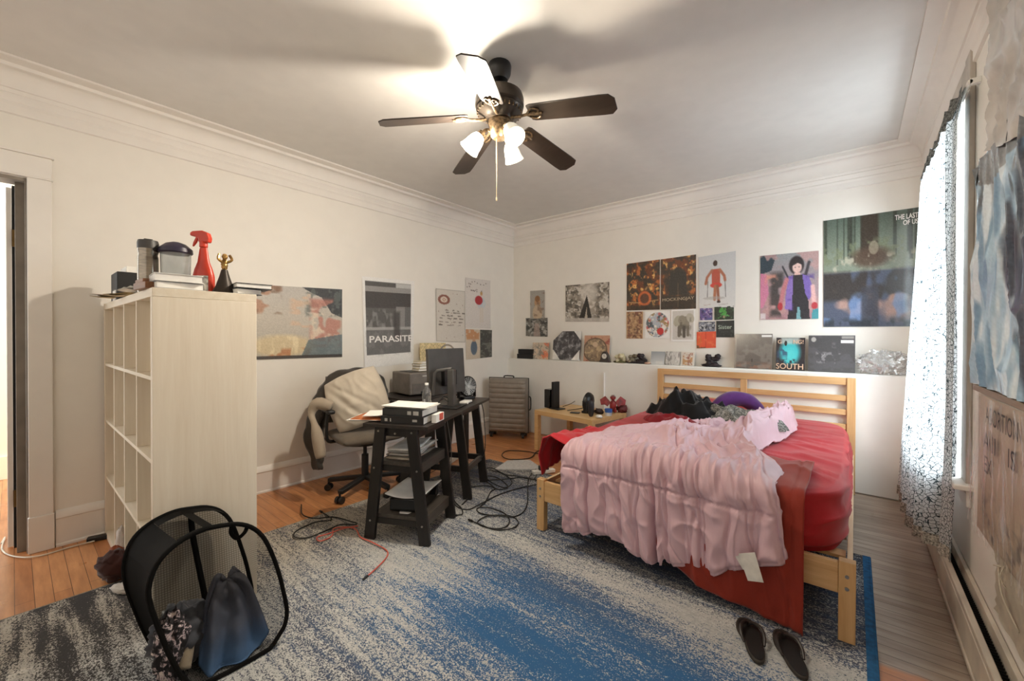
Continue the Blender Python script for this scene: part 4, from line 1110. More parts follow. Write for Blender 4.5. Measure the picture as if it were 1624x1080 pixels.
# ================================================================== BASEBOARD HEATER
hr = thing('baseboard_heater', 'long cream baseboard heater running along the right wall', 'heater', (.385, 1.3, 0))
M_HEAT = plain('heater_enamel', (206, 196, 180), .45, 0, .1, 6)
MB().b2(.348, .356, -1.1, 3.05, .02, .155).b2(.340, .348, -1.1, 3.05, .012, .03).build('front_panel', M_HEAT, hr, world=True, bevel=.002)
MB().b2(.3465, .3535, 3.056, 3.95, .02, .158).build('front_panel', M_HEAT, hr, world=True, bevel=.002)
MB().b2(.350, .372, -1.1, 3.02, .155, .182).build('damper', M_HEAT, hr, world=True, bevel=.004)
MB().b2(.402, .418, -1.1, 3.95, .0, .20).build('back_plate', M_HEAT, hr, world=True, bevel=.002)
MB().b2(.36, .402, -1.1, 3.95, .02, .03).b2(.36, .402, -1.1, 3.95, .1, .11).build('fin_tray', M_BLACK, hr, world=True)
m = MB()
for k in range(100): m.b2(.362, .398, 2.0+k*.018, 2.002+k*.018, .11, .158)
m.build('fins', plain('heater_fins', (30, 29, 28), .5, .5), hr, world=True)

# ================================================================== WALL PRINTS
def quad(axis, val, *px): return [on(*p, axis, val) for p in px]
def wall_print(name, label, cat, axis, px, cv, group='prints pinned to the walls', mat=PAPER, lift=.004, seed=0):
    val = {'x': XL+lift, 'y': YB-lift, 'X': XR-lift}[axis]
    cs = quad(axis.lower(), val, *px)
    o = sheet(name, cs, cv, mat, curl=.0015, seed=seed); tag(o, label, cat, group); return o, cs
def R4(a, b, c, d): return ((a, b), (c, b), (c, d), (a, d))
M_INKW = plain('white_ink', (238, 236, 232), .5, 0, .04); M_INKG = plain('grey_ink', (196, 196, 192), .5, 0, .05); M_INKK = plain('black_ink', (40, 38, 38), .6)
def lettering(s, o, cs, u, v, w, h, mat, bold=0, lift=.004):
    """text whose lower-left sits at (u,v) of the sheet, w/h as fractions"""
    TL, TR, BR, BL = cs; X = TR-TL; Y = TL-BL; N_ = X.cross(Y).normalized()
    org = (TL*(1-u)+TR*u)*(1-v)+(BL*(1-u)+BR*u)*v+N_*lift
    return txt(s, 'lettering', mat, o, org, X, Y, X.length*w, Y.length*h, bold)
# --- left wall
c = Cv(130, 105, (196, 186, 172))
c.grad((190, 188, 186), (206, 196, 178), 0, .55).grad((186, 178, 166), (150, 150, 150), .45, 1, .5)
c.poly([(.50, 0), (1, 0), (1, .42), (.86, .36), (.74, .14), (.62, .08)], (58, 60, 62)).blot((96, 104, 100), 14, 12, .5, 3, .7, B_(.55, 0, 1, .4))
c.blot((176, 128, 100), 5, 6, .45, 5, .8, B_(.0, .0, .28, .38)).blot((120, 92, 70), 7, 7, .55, 8, .8, B_(.0, .0, .28, .38))
c.blot((186, 120, 104), 6, 6, .42, 12, .75, B_(.6, .16, .98, .85)).blot((226, 214, 192), 8, 8, .5, 15, .8, B_(.62, .3, .95, .95)).blot((214, 180, 150), 5, 9, .5, 18, .7, B_(.38, .1, .6, .8))
c.ell(.3, .82, .34, .15, (214, 194, 152), .85, 0, .4).blot((236, 222, 186), 16, 5, .5, 4, .7, B_(.05, .68, .62, .93)).blot((176, 104, 62), 9, 6, .55, 6, .7, B_(.1, .86, .6, .98))
c.poly([(.58, .74), (1, .66), (1, .97), (.5, .97)], (86, 104, 112), .75).rect(0, .955, 1, 1, (48, 42, 38), .8).grain(9)
o, cs = wall_print('painting_print', 'wide reprint of an old painting in cream and grey tones, next to the bookcase', 'print', 'x', ((402, 451), (542.5, 459), (542.5, 566), (402, 570.5)), c)
c = Cv(96, 150, (236, 234, 230))
c.rect(.05, .045, .93, .86, (112, 110, 108)).rect(.05, .05, .62, .10, (86, 84, 82)).rect(.62, .05, .93, .11, (190, 190, 188)).rect(.05, .10, .93, .16, (150, 148, 146)).rect(.05, .16, .93, .34, (70, 66, 64)).rect(.05, .34, .93, .56, (92, 90, 88))
c.blot((150, 150, 148), 9, 9, .55, 4, .7, B_(.05, .36, .55, .58)).rect(.62, .32, .93, .56, (150, 148, 146), .8).rect(.80, .32, .93, .56, (96, 96, 96), .8).rect(.05, .555, .93, .585, (188, 186, 184), .7)
c.grad((118, 117, 116), (92, 92, 94), .6, .86, 0).rect(.05, .59, .93, .86, (108, 107, 106)).blot((132, 131, 130), 12, 12, .5, 7, .6, B_(.05, .6, .93, .86)).rect(.58, .38, .70, .68, (64, 62, 60), .8, .04).grain(7)
o, cs = wall_print('film_poster', 'greyscale film poster with white border and bold white title above the office chair', 'poster', 'x', ((574, 438), (657, 446), (655.5, 576), (578, 584)), c)
lettering('PARASITE', o, cs, .10, .725, .83, .075, M_INKW, .02)
c = Cv(60, 84, (214, 208, 198)).rect(0, 0, 1, .012, (120, 112, 104)).rect(0, 0, .02, 1, (120, 112, 104)).rect(.98, 0, 1, 1, (150, 142, 134)).rect(0, .985, 1, 1, (150, 142, 134))
for k in range(16):
    a = k*math.pi/8; c.ell(.27+.16*math.cos(a), .2+.075*math.sin(a), .045, .022, (142, 92, 78))
c.ell(.27, .2, .11, .055, (222, 208, 192)).line([(.22, .2), (.27, .17), (.33, .2), (.27, .23), (.22, .2)], .015, (176, 120, 90))
Rn = random.Random(3)
for r, y in enumerate((.40, .44, .50, .55, .62, .68)):
    for k in range(4):
        x = .14+.2*k+Rn.uniform(-.05, .06)+(.2 if r < 2 else 0)
        if x < .9: c.line([(x, y), (x+Rn.uniform(.04, .13), y+Rn.uniform(-.008, .008))], Rn.uniform(.012, .03), (84, 76, 68), .8)
for k in range(22): c.ell(Rn.uniform(.08, .94), Rn.uniform(.06, .95), .012, .009, (150, 120, 104))
c.grain(4); wall_print('doodle_poster', 'cream poster of small scattered doodles with a thin dark border', 'poster', 'x', ((691, 457.5), (737, 462), (737.5, 543), (692, 541)), c)
def person(c, x, y, h, skin, hair, top, leg, w=.5):
    c.ell(x, y, h*.07, h*.065, skin).ell(x, y-h*.028, h*.078, h*.05, hair)
    c.poly([(x-h*.14*w*2, y+h*.12), (x+h*.14*w*2, y+h*.12), (x+h*.11*w*2, y+h*.46), (x-h*.11*w*2, y+h*.46)], top)
    c.line([(x-h*.13, y+h*.14), (x-h*.24, y+h*.33), (x-h*.12, y+h*.46)], h*.06, top).line([(x+h*.13, y+h*.14), (x+h*.25, y+h*.32), (x+h*.12, y+h*.44)], h*.06, top)
    c.line([(x-h*.06, y+h*.44), (x-h*.07, y+h*.9)], h*.09, leg).line([(x+h*.06, y+h*.44), (x+h*.07, y+h*.9)], h*.09, leg); return c
c = Cv(54, 90, (216, 210, 204))
for k in range(20): c.ell(Rn.uniform(.05, .95), Rn.uniform(.03, .3), .02, .012, (112, 100, 96))
person(c, .62, .30, .62, (206, 160, 130), (188, 150, 96), (196, 206, 212), (214, 204, 192)); c.ell(.52, .43, .15, .09, (178, 52, 60)).grain(5)
wall_print('portrait_poster', 'pale poster of a woman with a red scarf on the left wall near the corner', 'poster', 'x', ((738, 440), (777.5, 445), (778, 521.5), (738, 520)), c)
c = Cv(60, 66, (206, 192, 172)).rect(.53, 0, 1, 1, (70, 70, 66)).blot((120, 120, 112), 12, 12, .5, 3, .8, B_(.53, .02, 1, 1)).blot((190, 130, 84), 8, 6, .4, 6, .8, B_(0, 0, .5, .34)).ell(.3, .62, .12, .24, (92, 106, 122)).ell(.3, .36, .06, .06, (190, 150, 120)).grain(7)
wall_print('double_print', 'small double picture, warm left half and dark right half, below the red scarf portrait', 'picture', 'x', ((738.5, 522), (780, 523.5), (780, 566), (739, 570.5)), c)
# --- back wall
c = Cv(34, 54, (168, 164, 156)).ell(.5, .42, .2, .16, (190, 150, 110)).ell(.5, .3, .17, .11, (150, 110, 74)).ell(.5, .8, .32, .3, (196, 176, 150)).blot((120, 96, 80), 7, 9, .6, 2, .6).grain(7)
wall_print('portrait_print', 'narrow grey portrait print nearest the corner, upper of the two stacked there', 'print', 'y', ((841, 461.5), (864, 460), (864, 505), (841, 505.5)), c)
c = Cv(46, 40, (120, 118, 112)).blot((58, 60, 56), 9, 8, .45, 3, .9).blot((196, 194, 188), 12, 10, .58, 5, .8).poly([(.36, 1), (.42, .3), (.6, .3), (.68, 1)], (170, 150, 140), .8).grain(9)
wall_print('forest_print', 'small grey forest path print nearest the corner, lower of the two stacked there', 'print', 'y', ((834, 504.5), (868.5, 504), (868.5, 534), (834, 533)), c)
c = Cv(96, 84, (206, 200, 190)).blot((84, 78, 70), 12, 10, .44, 4, .9, NB_(.42, .0, .66, .9, .2)).blot((150, 140, 126), 20, 18, .5, 9, .8).ell(.55, .25, .2, .25, (214, 208, 198), .7, 0, .6)
c.poly([(.505, .30), (.33, .90), (.62, .90)], (46, 42, 38)).poly([(.505, .62), (.455, .90), (.52, .90)], (186, 174, 156)).rect(0, .9, 1, 1, (196, 190, 182), .8, .03).grain(8)
wall_print('cabin_print', 'landscape print of a dark A-frame cabin among snowy trees', 'print', 'y', ((897, 453), (966.5, 447), (966, 510), (897, 510)), c)
def fire(c, seed):
    c.blot((120, 62, 30), 6, 7, .45, seed, .8).blot((196, 112, 52), 8, 9, .55, seed+2, .9).blot((240, 190, 110), 11, 12, .66, seed+5, .9).blot((52, 44, 36), 5, 5, .56, seed+9, .8); return c
c = fire(Cv(66, 84, (60, 50, 40)), 11); c.ell(.55, .76, .2, .15, (216, 110, 56), .9).ell(.55, .76, .13, .1, (84, 56, 40), .9).rect(0, .9, 1, 1, (56, 46, 36), .8, .03).line([(.08, .83), (.42, .84)], .02, (220, 180, 120), .8).line([(.7, .82), (.95, .8)], .02, (220, 180, 120), .8).grain(9)
wall_print('fantasy_poster', 'dark poster with golden flames and a glowing ring, left of a matching pair', 'poster', 'y', ((994, 418.5), (1046.5, 411.5), (1046.5, 491), (994, 492.5)), c)
c = fire(Cv(72, 90, (70, 54, 42)), 23); c.rect(0, .72, 1, 1, (50, 42, 34), .9, .06).poly([(.28, .30), (.72, .30), (.76, .72), (.24, .72)], (50, 46, 40), .92).ell(.5, .42, .24, .22, (50, 46, 40), .9).line([(.5, .5), (.5, .95)], .02, (120, 100, 70), .6).grain(9)
o, cs = wall_print('fantasy_poster', 'dark poster with flames and a metallic title, right of a matching pair', 'poster', 'y', ((1048, 411.5), (1104, 403.5), (1104, 489.5), (1048, 491)), c)
lettering('MOCKINGJAY', o, cs, .05, .86, .9, .075, plain('pewter_ink', (188, 172, 146), .4, .3), .0)
c = Cv(66, 90, (208, 208, 206)).grad((202, 203, 203), (214, 212, 208)); c.ell(.46, .17, .06, .055, (64, 46, 40)).poly([(.36, .28), (.58, .28), (.60, .58), (.36, .58)], (186, 86, 66)).line([(.37, .3), (.24, .42), (.2, .54)], .07, (176, 110, 84)).line([(.58, .3), (.7, .42), (.72, .5)], .07, (176, 110, 84)).ell(.48, .58, .16, .05, (206, 70, 58)).line([(.46, .6), (.44, .84)], .08, (176, 112, 80)).line([(.52, .6), (.55, .86)], .07, (150, 90, 66)).line([(.26, .5), (.24, .8)], .02, (120, 116, 112)).line([(.72, .52), (.74, .8)], .02, (110, 108, 104)).ell(.55, .89, .05, .025, (60, 40, 36)).ell(.42, .82, .3, .03, (170, 166, 160), .6).line([(.15, .95), (.32, .94)], .012, (160, 110, 100), .7).line([(.55, .95), (.8, .93)], .012, (140, 120, 112), .7).grain(4)
wall_print('portrait_poster', 'pale grey poster of a person in red seated backwards on a chair', 'poster', 'y', ((1108, 408), (1167, 398), (1166, 487), (1109, 488)), c)
c = Cv(40, 60, (176, 140, 102)).blot((122, 76, 58), 6, 8, .45, 3, .85).blot((206, 172, 130), 9, 12, .58, 7, .8).blot((92, 66, 50), 10, 14, .6, 9, .7).rect(0, 0, .07, 1, (196, 160, 118), .8).rect(.93, 0, 1, 1, (196, 160, 118), .8).grain(9)
wall_print('icon_print', 'narrow sepia print with brown ornament below the flame posters', 'print', 'y', ((993.5, 494.5), (1020, 494), (1019.5, 537), (993.5, 537)), c)
c = Cv(64, 66, (238, 236, 231)); mk = np.clip((.46-np.hypot(c.U-.5, c.V-.5))/.02, 0, 1)
c.put(mk, (178, 184, 190)).blot((200, 92, 84), 6, 6, .5, 3, .9, mk).blot((238, 232, 222), 7, 7, .52, 5, .9, mk).blot((70, 84, 92), 9, 9, .6, 8, .9, mk).blot((150, 120, 70), 8, 8, .62, 11, .8, mk); c.ell(.62, .74, .13, .13, (196, 52, 50)).grain(6)
wall_print('round_print', 'round colourful illustration on white paper between sepia print and elephant', 'print', 'y', ((1023, 494.5), (1063, 492.5), (1062.5, 536), (1023, 537)), c)
c = Cv(60, 84, (244, 242, 238)).rect(.06, .05, .94, .94, (206, 201, 193)); g = (142, 134, 118)
c.poly([(.30, .36), (.40, .24), (.66, .22), (.78, .34), (.76, .60), (.30, .62)], g).ell(.27, .36, .15, .17, (176, 170, 150), 1, .3).ell(.80, .28, .15, .15, (184, 178, 160), 1, -.4).ell(.46, .34, .15, .15, (150, 142, 124)).line([(.43, .42), (.41, .58), (.39, .72), (.42, .78)], .085, (116, 108, 94)).line([(.34, .56), (.34, .82)], .12, (110, 102, 90)).line([(.55, .56), (.55, .84)], .13, (92, 85, 75)).line([(.70, .54), (.71, .80)], .12, (122, 114, 100)).rect(.46, .5, .62, .66, (78, 72, 64), .6, .08).ell(.41, .35, .015, .012, (50, 44, 40)).blot((92, 86, 76), 10, 14, .6, 3, .4, B_(.2, .25, .85, .85)).grain(5)
wall_print('elephant_print', 'white-bordered print of a grey elephant', 'print', 'y', ((1064.5, 491.5), (1102.5, 489.5), (1102, 541.5), (1064.5, 541.5)), c)
c = Cv(34, 34, (104, 84, 140)).blot((50, 44, 82), 4, 4, .45, 2, .9).blot((190, 166, 200), 6, 6, .56, 4, .9).blot((70, 96, 150), 7, 7, .6, 7, .8)
wall_print('art_card', 'small violet and blue art card, upper left of the small card cluster', 'card', 'y', ((1110, 489), (1130, 488.5), (1130, 507.5), (1110, 508)), c)
c = Cv(50, 34, (40, 52, 40)).ell(.45, .38, .2, .3, (70, 150, 62)).blot((30, 38, 32), 8, 6, .55, 3, .8).blot((96, 176, 90), 9, 7, .66, 6, .8).ell(.5, .78, .06, .1, (150, 140, 110)).rect(.8, 0, 1, 1, (60, 60, 54), .5)
wall_print('plant_card', 'small dark card with a bright green tree, upper right of the small card cluster', 'card', 'y', ((1133, 487), (1164, 485), (1164, 506.5), (1133, 507.5)), c)
c = Cv(44, 26, (120, 124, 136)).blot((36, 38, 46), 7, 5, .48, 3, .9).blot((206, 206, 206), 8, 5, .58, 6, .9)
wall_print('photo_card', 'tiny grey photo card right above the orange card', 'card', 'y', ((1108, 510.5), (1134, 510), (1134, 525.5), (1108, 526)), c)
c = Cv(56, 54, (40, 44, 42)).rect(0, .02, 1, .98, (34, 38, 38)).blot((84, 92, 86), 12, 12, .62, 5, .5)
o, cs = wall_print('quote_card', 'small black card with pale script writing beside the orange card', 'card', 'y', ((1136, 509), (1164.5, 508), (1164.5, 535), (1136, 535)), c)
lettering('Sister', o, cs, .12, .50, .76, .24, plain('sage_ink', (176, 188, 172), .6), .01)
c = Cv(50, 44, (226, 88, 56)).rect(.46, 0, .49, 1, (190, 66, 44)).blot((206, 112, 52), 6, 6, .5, 3, .7, B_(0, .2, .46, 1)).blot((92, 76, 50), 8, 6, .5, 5, .8, B_(0, .8, .46, 1)).blot((238, 128, 80), 8, 6, .62, 8, .6)
wall_print('orange_card', 'bright orange folded card at the bottom of the small card cluster', 'card', 'y', ((1105, 526.5), (1135.5, 525.5), (1135.5, 551.5), (1105, 552.5)), c)
c = Cv(80, 92, (150, 110, 118)); c.grad((146, 150, 152), (176, 132, 138)); c.poly([(0, 0), (.3, 0), (.2, .25), (0, .3)], (44, 62, 74)).blot((190, 150, 146), 5, 5, .5, 3, .8).poly([(0, .28), (.12, .3), (.16, .6), (.05, .82), (0, .82)], (206, 128, 156))
c.blot((60, 56, 56), 4, 5, .42, 6, .9, B_(.18, .28, .42, .95, .08)).blot((224, 150, 128), 4, 6, .5, 8, .8, B_(.1, .3, .3, .8, .08))
c.line([(.40, .2), (.50, .38)], .03, (50, 50, 56)).line([(.84, .16), (.78, .36)], .05, (60, 56, 62))
c.ell(.635, .19, .125, .135, (40, 34, 38), 1, 0, .2).ell(.645, .225, .078, .085, (232, 196, 186), 1, 0, .25).poly([(.56, .2), (.6, .1), (.72, .1), (.74, .2), (.66, .16)], (40, 34, 38)).poly([(.6, .3), (.7, .3), (.7, .36), (.6, .36)], (224, 184, 172)).ell(.615, .22, .012, .008, (60, 40, 44)).ell(.68, .22, .012, .008, (60, 40, 44))
c.poly([(.55, .34), (.76, .33), (.82, .62), (.86, 1), (.48, 1), (.54, .66)], (42, 40, 46)).poly([(.50, .35), (.58, .34), (.57, .60), (.56, .86), (.44, .84), (.46, .6)], (138, 112, 182)).poly([(.73, .33), (.84, .37), (.92, .58), (.84, .72), (.78, .62)], (120, 98, 174)).blot((88, 66, 148), 8, 9, .55, 12, .7, B_(.44, .36, .58, .86)).blot((84, 66, 142), 8, 9, .55, 14, .7, B_(.74, .34, .92, .7))
c.line([(.47, .40), (.41, .56), (.37, .74)], .075, (190, 120, 126)).ell(.36, .80, .045, .06, (178, 52, 62)).line([(.90, .52), (.92, .74)], .07, (226, 180, 176)).ell(.93, .80, .05, .05, (184, 56, 66)).poly([(.655, .82), (.69, .82), (.71, 1), (.63, 1)], (120, 170, 176)).poly([(.9, .86), (1, .84), (1, 1), (.88, 1)], (70, 150, 160)).rect(.0, .9, .1, .99, (226, 222, 222), .8, .02).grain(9)
wall_print('colour_poster', 'pink, violet and black painted poster left of the big forest poster', 'poster', 'y', ((1206, 406), (1298.5, 397.5), (1298, 505.5), (1206, 507)), c)
c = Cv(110, 140, (70, 80, 70)); c.grad((84, 98, 88), (132, 142, 126), 0, .36); 
for k in range(16):
    x = Rn.uniform(0, 1); c.rect(x, 0, x+Rn.uniform(.012, .04), Rn.uniform(.3, .44), (52, 58, 50), .75, .01)
c.rect(.42, 0, .60, .4, (58, 50, 42), .95, .03).blot((120, 128, 100), 12, 12, .52, 4, .7, B_(0, .22, 1, .42)).ell(.52, .38, .2, .09, (84, 66, 54), .9, 0, .6).blot((186, 180, 160), 14, 10, .6, 6, .8, B_(.0, .36, 1, .52)).ell(.55, .30, .05, .06, (150, 140, 120), .8)
c.grad((70, 70, 68), (84, 96, 128), .5, .62, 0).rect(0, .5, 1, 1, (74, 82, 104), .93, .02).blot((52, 48, 46), 6, 4, .42, 9, .9, B_(0, .5, 1, .76)).blot((206, 160, 140), 4, 5, .5, 12, .75, B_(.15, .66, .95, .92, .1)).blot((120, 150, 196), 5, 5, .5, 14, .75, B_(.0, .7, 1, .95)).rect(.42, .64, .60, 1, (60, 62, 72), .85, .03).blot((40, 50, 58), 12, 10, .46, 18, .8, B_(0, .93, 1, 1)).rect(.0, .497, 1, .503, (176, 170, 156), .4).ell(.9, .75, .05, .3, (190, 214, 232), .5, 0, .8).grain(8)
o, cs = wall_print('forest_poster', 'large poster of a giant tree in a green forest mirrored in blue water', 'poster', 'y', ((1306, 350.5), (1458, 328.5), (1458, 517.5), (1306, 518.5)), c, mat=GLOSS)
lettering('THE LAST', o, cs, .765, .085, .225, .045, M_INKW, .02); lettering('OF US', o, cs, .845, .135, .145, .042, M_INKW, .02)

# --- right wall: signs and film-wrapped poster
def rightp(y0, z0, y1, z1, lift): return [Vector((XR-lift, y0, z1)), Vector((XR-lift, y1, z1)), Vector((XR-lift, y1, z0)), Vector((XR-lift, y0, z0))]
c = Cv(90, 120, (172, 204, 226)); c.blot((232, 244, 250), 10, 4, .42, 3, .9).blot((110, 150, 182), 12, 4, .57, 6, .8).blot((52, 62, 78), 8, 4, .56, 9, .9, B_(.45, .12, 1.1, 1.1)).poly([(0, 0), (1, 0), (1, .12), (.3, .16), (0, .08)], (112, 110, 108), .8).blot((70, 66, 66), 14, 5, .5, 12, .7, B_(0, 0, 1, .22)).blot((120, 70, 74), 7, 6, .62, 15, .6, B_(.6, .35, 1, .7)).grain(8)
cs = rightp(2.705, 1.075, 1.72, 2.015, .006)
m = MB()
def crump(u, v):
    p = (cs[0]*(1-u)+cs[1]*u)*(1-v)+(cs[3]*(1-u)+cs[2]*u)*v
    return p+Vector((-.004-.016*ridge(nz(u*7, v*2.2, 3), 2)-.012*max(0, nz(u*4, v*3, 6)), 0, 0))
m.grid(crump, c.w, c.h)
o = m.build('wrinkled_poster', GLOSS, colors=c.colors(), angle=180)
tag(o, 'large wrinkled glossy blue poster on the right wall next to the window', 'poster')
o = MB().add([Vector((XR-.006, 2.735, 2.03)), Vector((XR-.006, 2.645, 2.045)), Vector((XR-.02, 2.69, 1.93))], [(0, 1, 2)]).build('curled_corner', M_BLACK, o, world=True, smooth=False)
M_RAIL = wood('brown_rail', (120, 100, 82), (152, 130, 110), 'y', .5)
o = MB().b2(XR-.016, XR, 1.6, 2.70, 1.045, 1.07).build('picture_rail', M_RAIL, bevel=.002)
tag(o, 'thin brown wooden rail under the wrinkled blue poster', 'rail')
c = Cv(60, 70, (182, 164, 144)).blot((164, 146, 128), 5, 6, .5, 2, .6).blot((92, 86, 82), 14, 18, .6, 5, .7, B_(0, .72, 1, 1, .12)).blot((120, 112, 104), 18, 12, .62, 7, .5, B_(0, .6, 1, 1, .1)).grain(6)
cs = rightp(2.66, .46, 1.75, 1.035, .004)
o = sheet('protest_sign', cs, c, PAPER, curl=.001); tag(o, 'tan paper sign with big dark letters on the right wall below the rail', 'sign')
def rl(s, y, z, w, h):
    return txt(s, 'lettering', M_INKK, o, Vector((XR-.012, y, z)), Vector((0, -1, 0)), Vector((0, 0, 1)), w, h)
for s, y, z, w in (('ABORTION', 2.49, .935, .43), ('A II    IS', 2.52, .83, .43), ('EX', 2.50, .735, .11)): rl(s, y, z, w, .066)
n = N('clear_film'); tr = n.add('ShaderNodeBsdfTransparent'); gl = n.add('ShaderNodeBsdfGlossy'); gl.inputs['Roughness'].default_value = .16
tl = n.add('ShaderNodeBsdfDiffuse'); tl.inputs[0].default_value = (.9, .93, .96, 1)  # white mixed in along the noise streaks, painted glare on the film
wv = n.noise(n.coord((1, 16, 1.2)), 2.2, 3, .6)
b = n.add('ShaderNodeBump'); b.inputs['Strength'].default_value = .9; b.inputs['Distance'].default_value = .03; n.link(wv, b.inputs['Height']); n.link(b.outputs[0], gl.inputs['Normal'])
a0 = n.add('ShaderNodeMixShader'); a0.inputs[0].default_value = .5; n.link(gl.outputs[0], a0.inputs[1]); n.link(tl.outputs[0], a0.inputs[2])
a1 = n.add('ShaderNodeMixShader'); n.link(n.math('MULTIPLY_ADD', wv, 3.2, -1.62, clamp=True), a1.inputs[0]); n.link(tr.outputs[0], a1.inputs[1]); n.link(a0.outputs[0], a1.inputs[2]); n.link(a1.outputs[0], n.out.inputs['Surface'])
M_FILM = n.m
o = MB().grid(lambda u, v: (XR-.026-.012*nz(u*9, v*2, 1)-.01*ridge(nz(u*14, v*1.5, 4), 2), 2.70-.95*u, 1.04-.56*v), 60, 20).build('plastic_film', M_FILM, angle=180)
tag(o, 'clear wrinkled plastic film stretched over the tan paper sign', 'plastic film')
n2 = plain('milky_film', (206, 200, 192), .25, 0, .08, 8)
def fl(u, v):
    y = 2.42-.9*u; z = 2.62-.62*v-.10*math.sin(u*2.5)*v
    return (XR-.012-.025*ridge(nz(u*5, v*4, 9), 2)-.012*nz(u*3, v*3), y, z)
o = MB().grid(fl, 40, 30).build('loose_film', n2, angle=180); tag(o, 'crumpled milky plastic film taped high on the right wall', 'plastic film')
m = MB()
for a, b_, r in (((2.30, .44), (2.05, .33), .003), ((2.18, .40), (2.22, .47), .002), ((2.32, .43), (2.26, .45), .002), ((2.0, .30), (1.85, .36), .002)): m.tube([(XR-.008, *a), (XR-.022, (a[0]+b_[0])/2, (a[1]+b_[1])/2), (XR-.008, *b_)], r, 6, sub=3)
o = m.grid(lambda u, v: (XR-.004-.008*ridge(nz(u*6, v*6), 2), 2.34-.5*u, .48-.22*v), 14, 14).build('torn_tape', plain('dull_tape', (196, 184, 164), .3), angle=180); tag(o, 'scrap of torn clear tape low on the right wall above the heater', 'tape')

# ================================================================== LEDGE ROW
def leaner(name, label, cat, px, cv, depth, y=4.47, lean=.03, mat=PAPER, thick=.006, group='row of things on the ledge', edge=(225, 222, 215)):
    """upright rectangle standing on the ledge: px = left, top, right, bottom of it in the photo survey"""
    l, t, r, b = px
    xl = on(l, b, 'y', y).x; xr = on(r, b, 'y', y).x; h = on((l+r)/2, t, 'y', y).z-ZL-.002
    y0 = min(y, 4.49)
    cs = [Vector((xl, y0, ZL+.002+h)), Vector((xr, y0, ZL+.002+h)), Vector((xr, y0-lean, ZL+.002)), Vector((xl, y0-lean, ZL+.002))]
    o = sheet(name, cs, cv, mat, thick=thick, curl=0, edge=edge); tag(o, label, cat, group); return o, cs
for k, (a, z, l) in enumerate(((0, 0, 'lower'), (.02, .066, 'upper'))):
    x0, x1 = on(822, 568, 'y', 4.45).x, on(846, 568, 'y', 4.45).x
    o = MB().b2(x0+a, x1, 4.42, 4.50, ZL+.001+z, ZL+.064+z).build('black_box', M_BLACK, bevel=.003); tag(o, f'{l} of two flat black boxes stacked at the corner end of the ledge', 'box')
c = Cv(40, 40, (206, 190, 170)).blot((224, 120, 84), 5, 5, .45, 3, .9, B_(.5, 0, 1.1, 1.1, .2)).blot((130, 130, 120), 6, 6, .55, 6, .8).blot((236, 210, 180), 7, 7, .6, 8, .8)
leaner('greeting_card', 'square abstract card in orange and grey beside the black boxes', 'card', (845, 543.5, 871, 568.5), c, 0)
# octagonal picture on a white square board
x0, x1 = on(876, 570, 'y', 4.46).x, on(923, 571, 'y', 4.46).x; zt = ZL+.37
op = thing('octagon_picture', 'dark octagonal photo with white corner mounts leaning on the ledge', 'picture', ((x0+x1)/2, 4.455, ZL+.001), 0)
MB().prism([(-(x1-x0)/2*k, z) for k, z in ((.86, .004), (-.86, .004), (-.86, .02), (.86, .02))], -.012, .012, lambda p: Vector((p.x, p.z-.01, p.y))).build('stand', M_WHITE, op)
hw, hh = (x1-x0)/2*.92, .18
oc8 = [(-hw*.42, 0), (hw*.42, 0), (hw, hh*.75), (hw, hh*1.35), (hw*.5, hh*2), (-hw*.35, hh*2), (-hw, hh*1.35), (-hw, hh*.7)]
n = N('octagon_photo'); f = n.noise(n.coord((1, 1, 1)), 14, 5, .65); oc_m = n.done(n.ramp(f, [(.35, (50, 48, 50)), (.52, (86, 84, 86)), (.66, (176, 174, 176))]), .3)
f8 = lambda p: Vector((p.x, -.022+p.z+p.y*.12, p.y+.008))
MB().prism(oc8, -.006, .006, f8).build('photo', oc_m, op, smooth=False)
for s in (-1, 1):
    MB().prism([(s*hw*.42, 0), (s*hw*.95, 0), (s*hw*.95, hh*.70)], -.008, .0, f8).build('corner_mount', plain('white_plastic', (236, 234, 228), .4), op, smooth=False)
MB().prism([(hw*.5, hh*2), (hw*.98, hh*2), (hw*.98, hh*1.4)], -.008, .0, f8).build('corner_mount', MATS['white_plastic'], op, smooth=False)
c = Cv(50, 54, (196, 150, 122)); mk = np.clip((.47-np.hypot(c.U-.45, c.V-.56))/.02, 0, 1)
c.put(mk, (156, 134, 108)).blot((112, 96, 82), 8, 8, .5, 3, .8, mk).blot((206, 180, 140), 9, 9, .58, 6, .8, mk).put(mk*(np.hypot(c.U-.45, c.V-.56) > .42), (104, 84, 66)).ell(.45, .35, .1, .1, (206, 180, 150)).blot((150, 70, 60), 7, 7, .6, 9, .7, 1-mk).grain(8)
leaner('round_motif_card', 'square card with a big round brown motif leaning on the ledge', 'card', (927, 532, 967.5, 571.5), c, 0)
q = on(960, 572, 'y', 4.43)
ck = thing('mantel_clock', 'little dark arched clock with white face on the ledge', 'clock', (q.x, 4.425, ZL+.001))
MB().prism([(-.075, 0), (.075, 0), (.055, .03), (.045, .085), (.02, .125), (-.02, .125), (-.045, .085), (-.055, .03)], -.02, .02, lambda p: Vector((p.x, p.z, p.y))).build('case', plain('dark_pewter', (70, 64, 62), .5, .2), ck, bevel=.006)
MB().cyl((0, -.019, .072), (0, -.026, .072), .030, n=20).build('dial', plain('clock_white', (226, 222, 214), .4), ck)
MB().tube([(0, -.028, .072), (0, -.028, .095)], .002, 6).tube([(0, -.028, .072), (.016, -.028, .066)], .002, 6).build('hands', M_BLACK, ck)
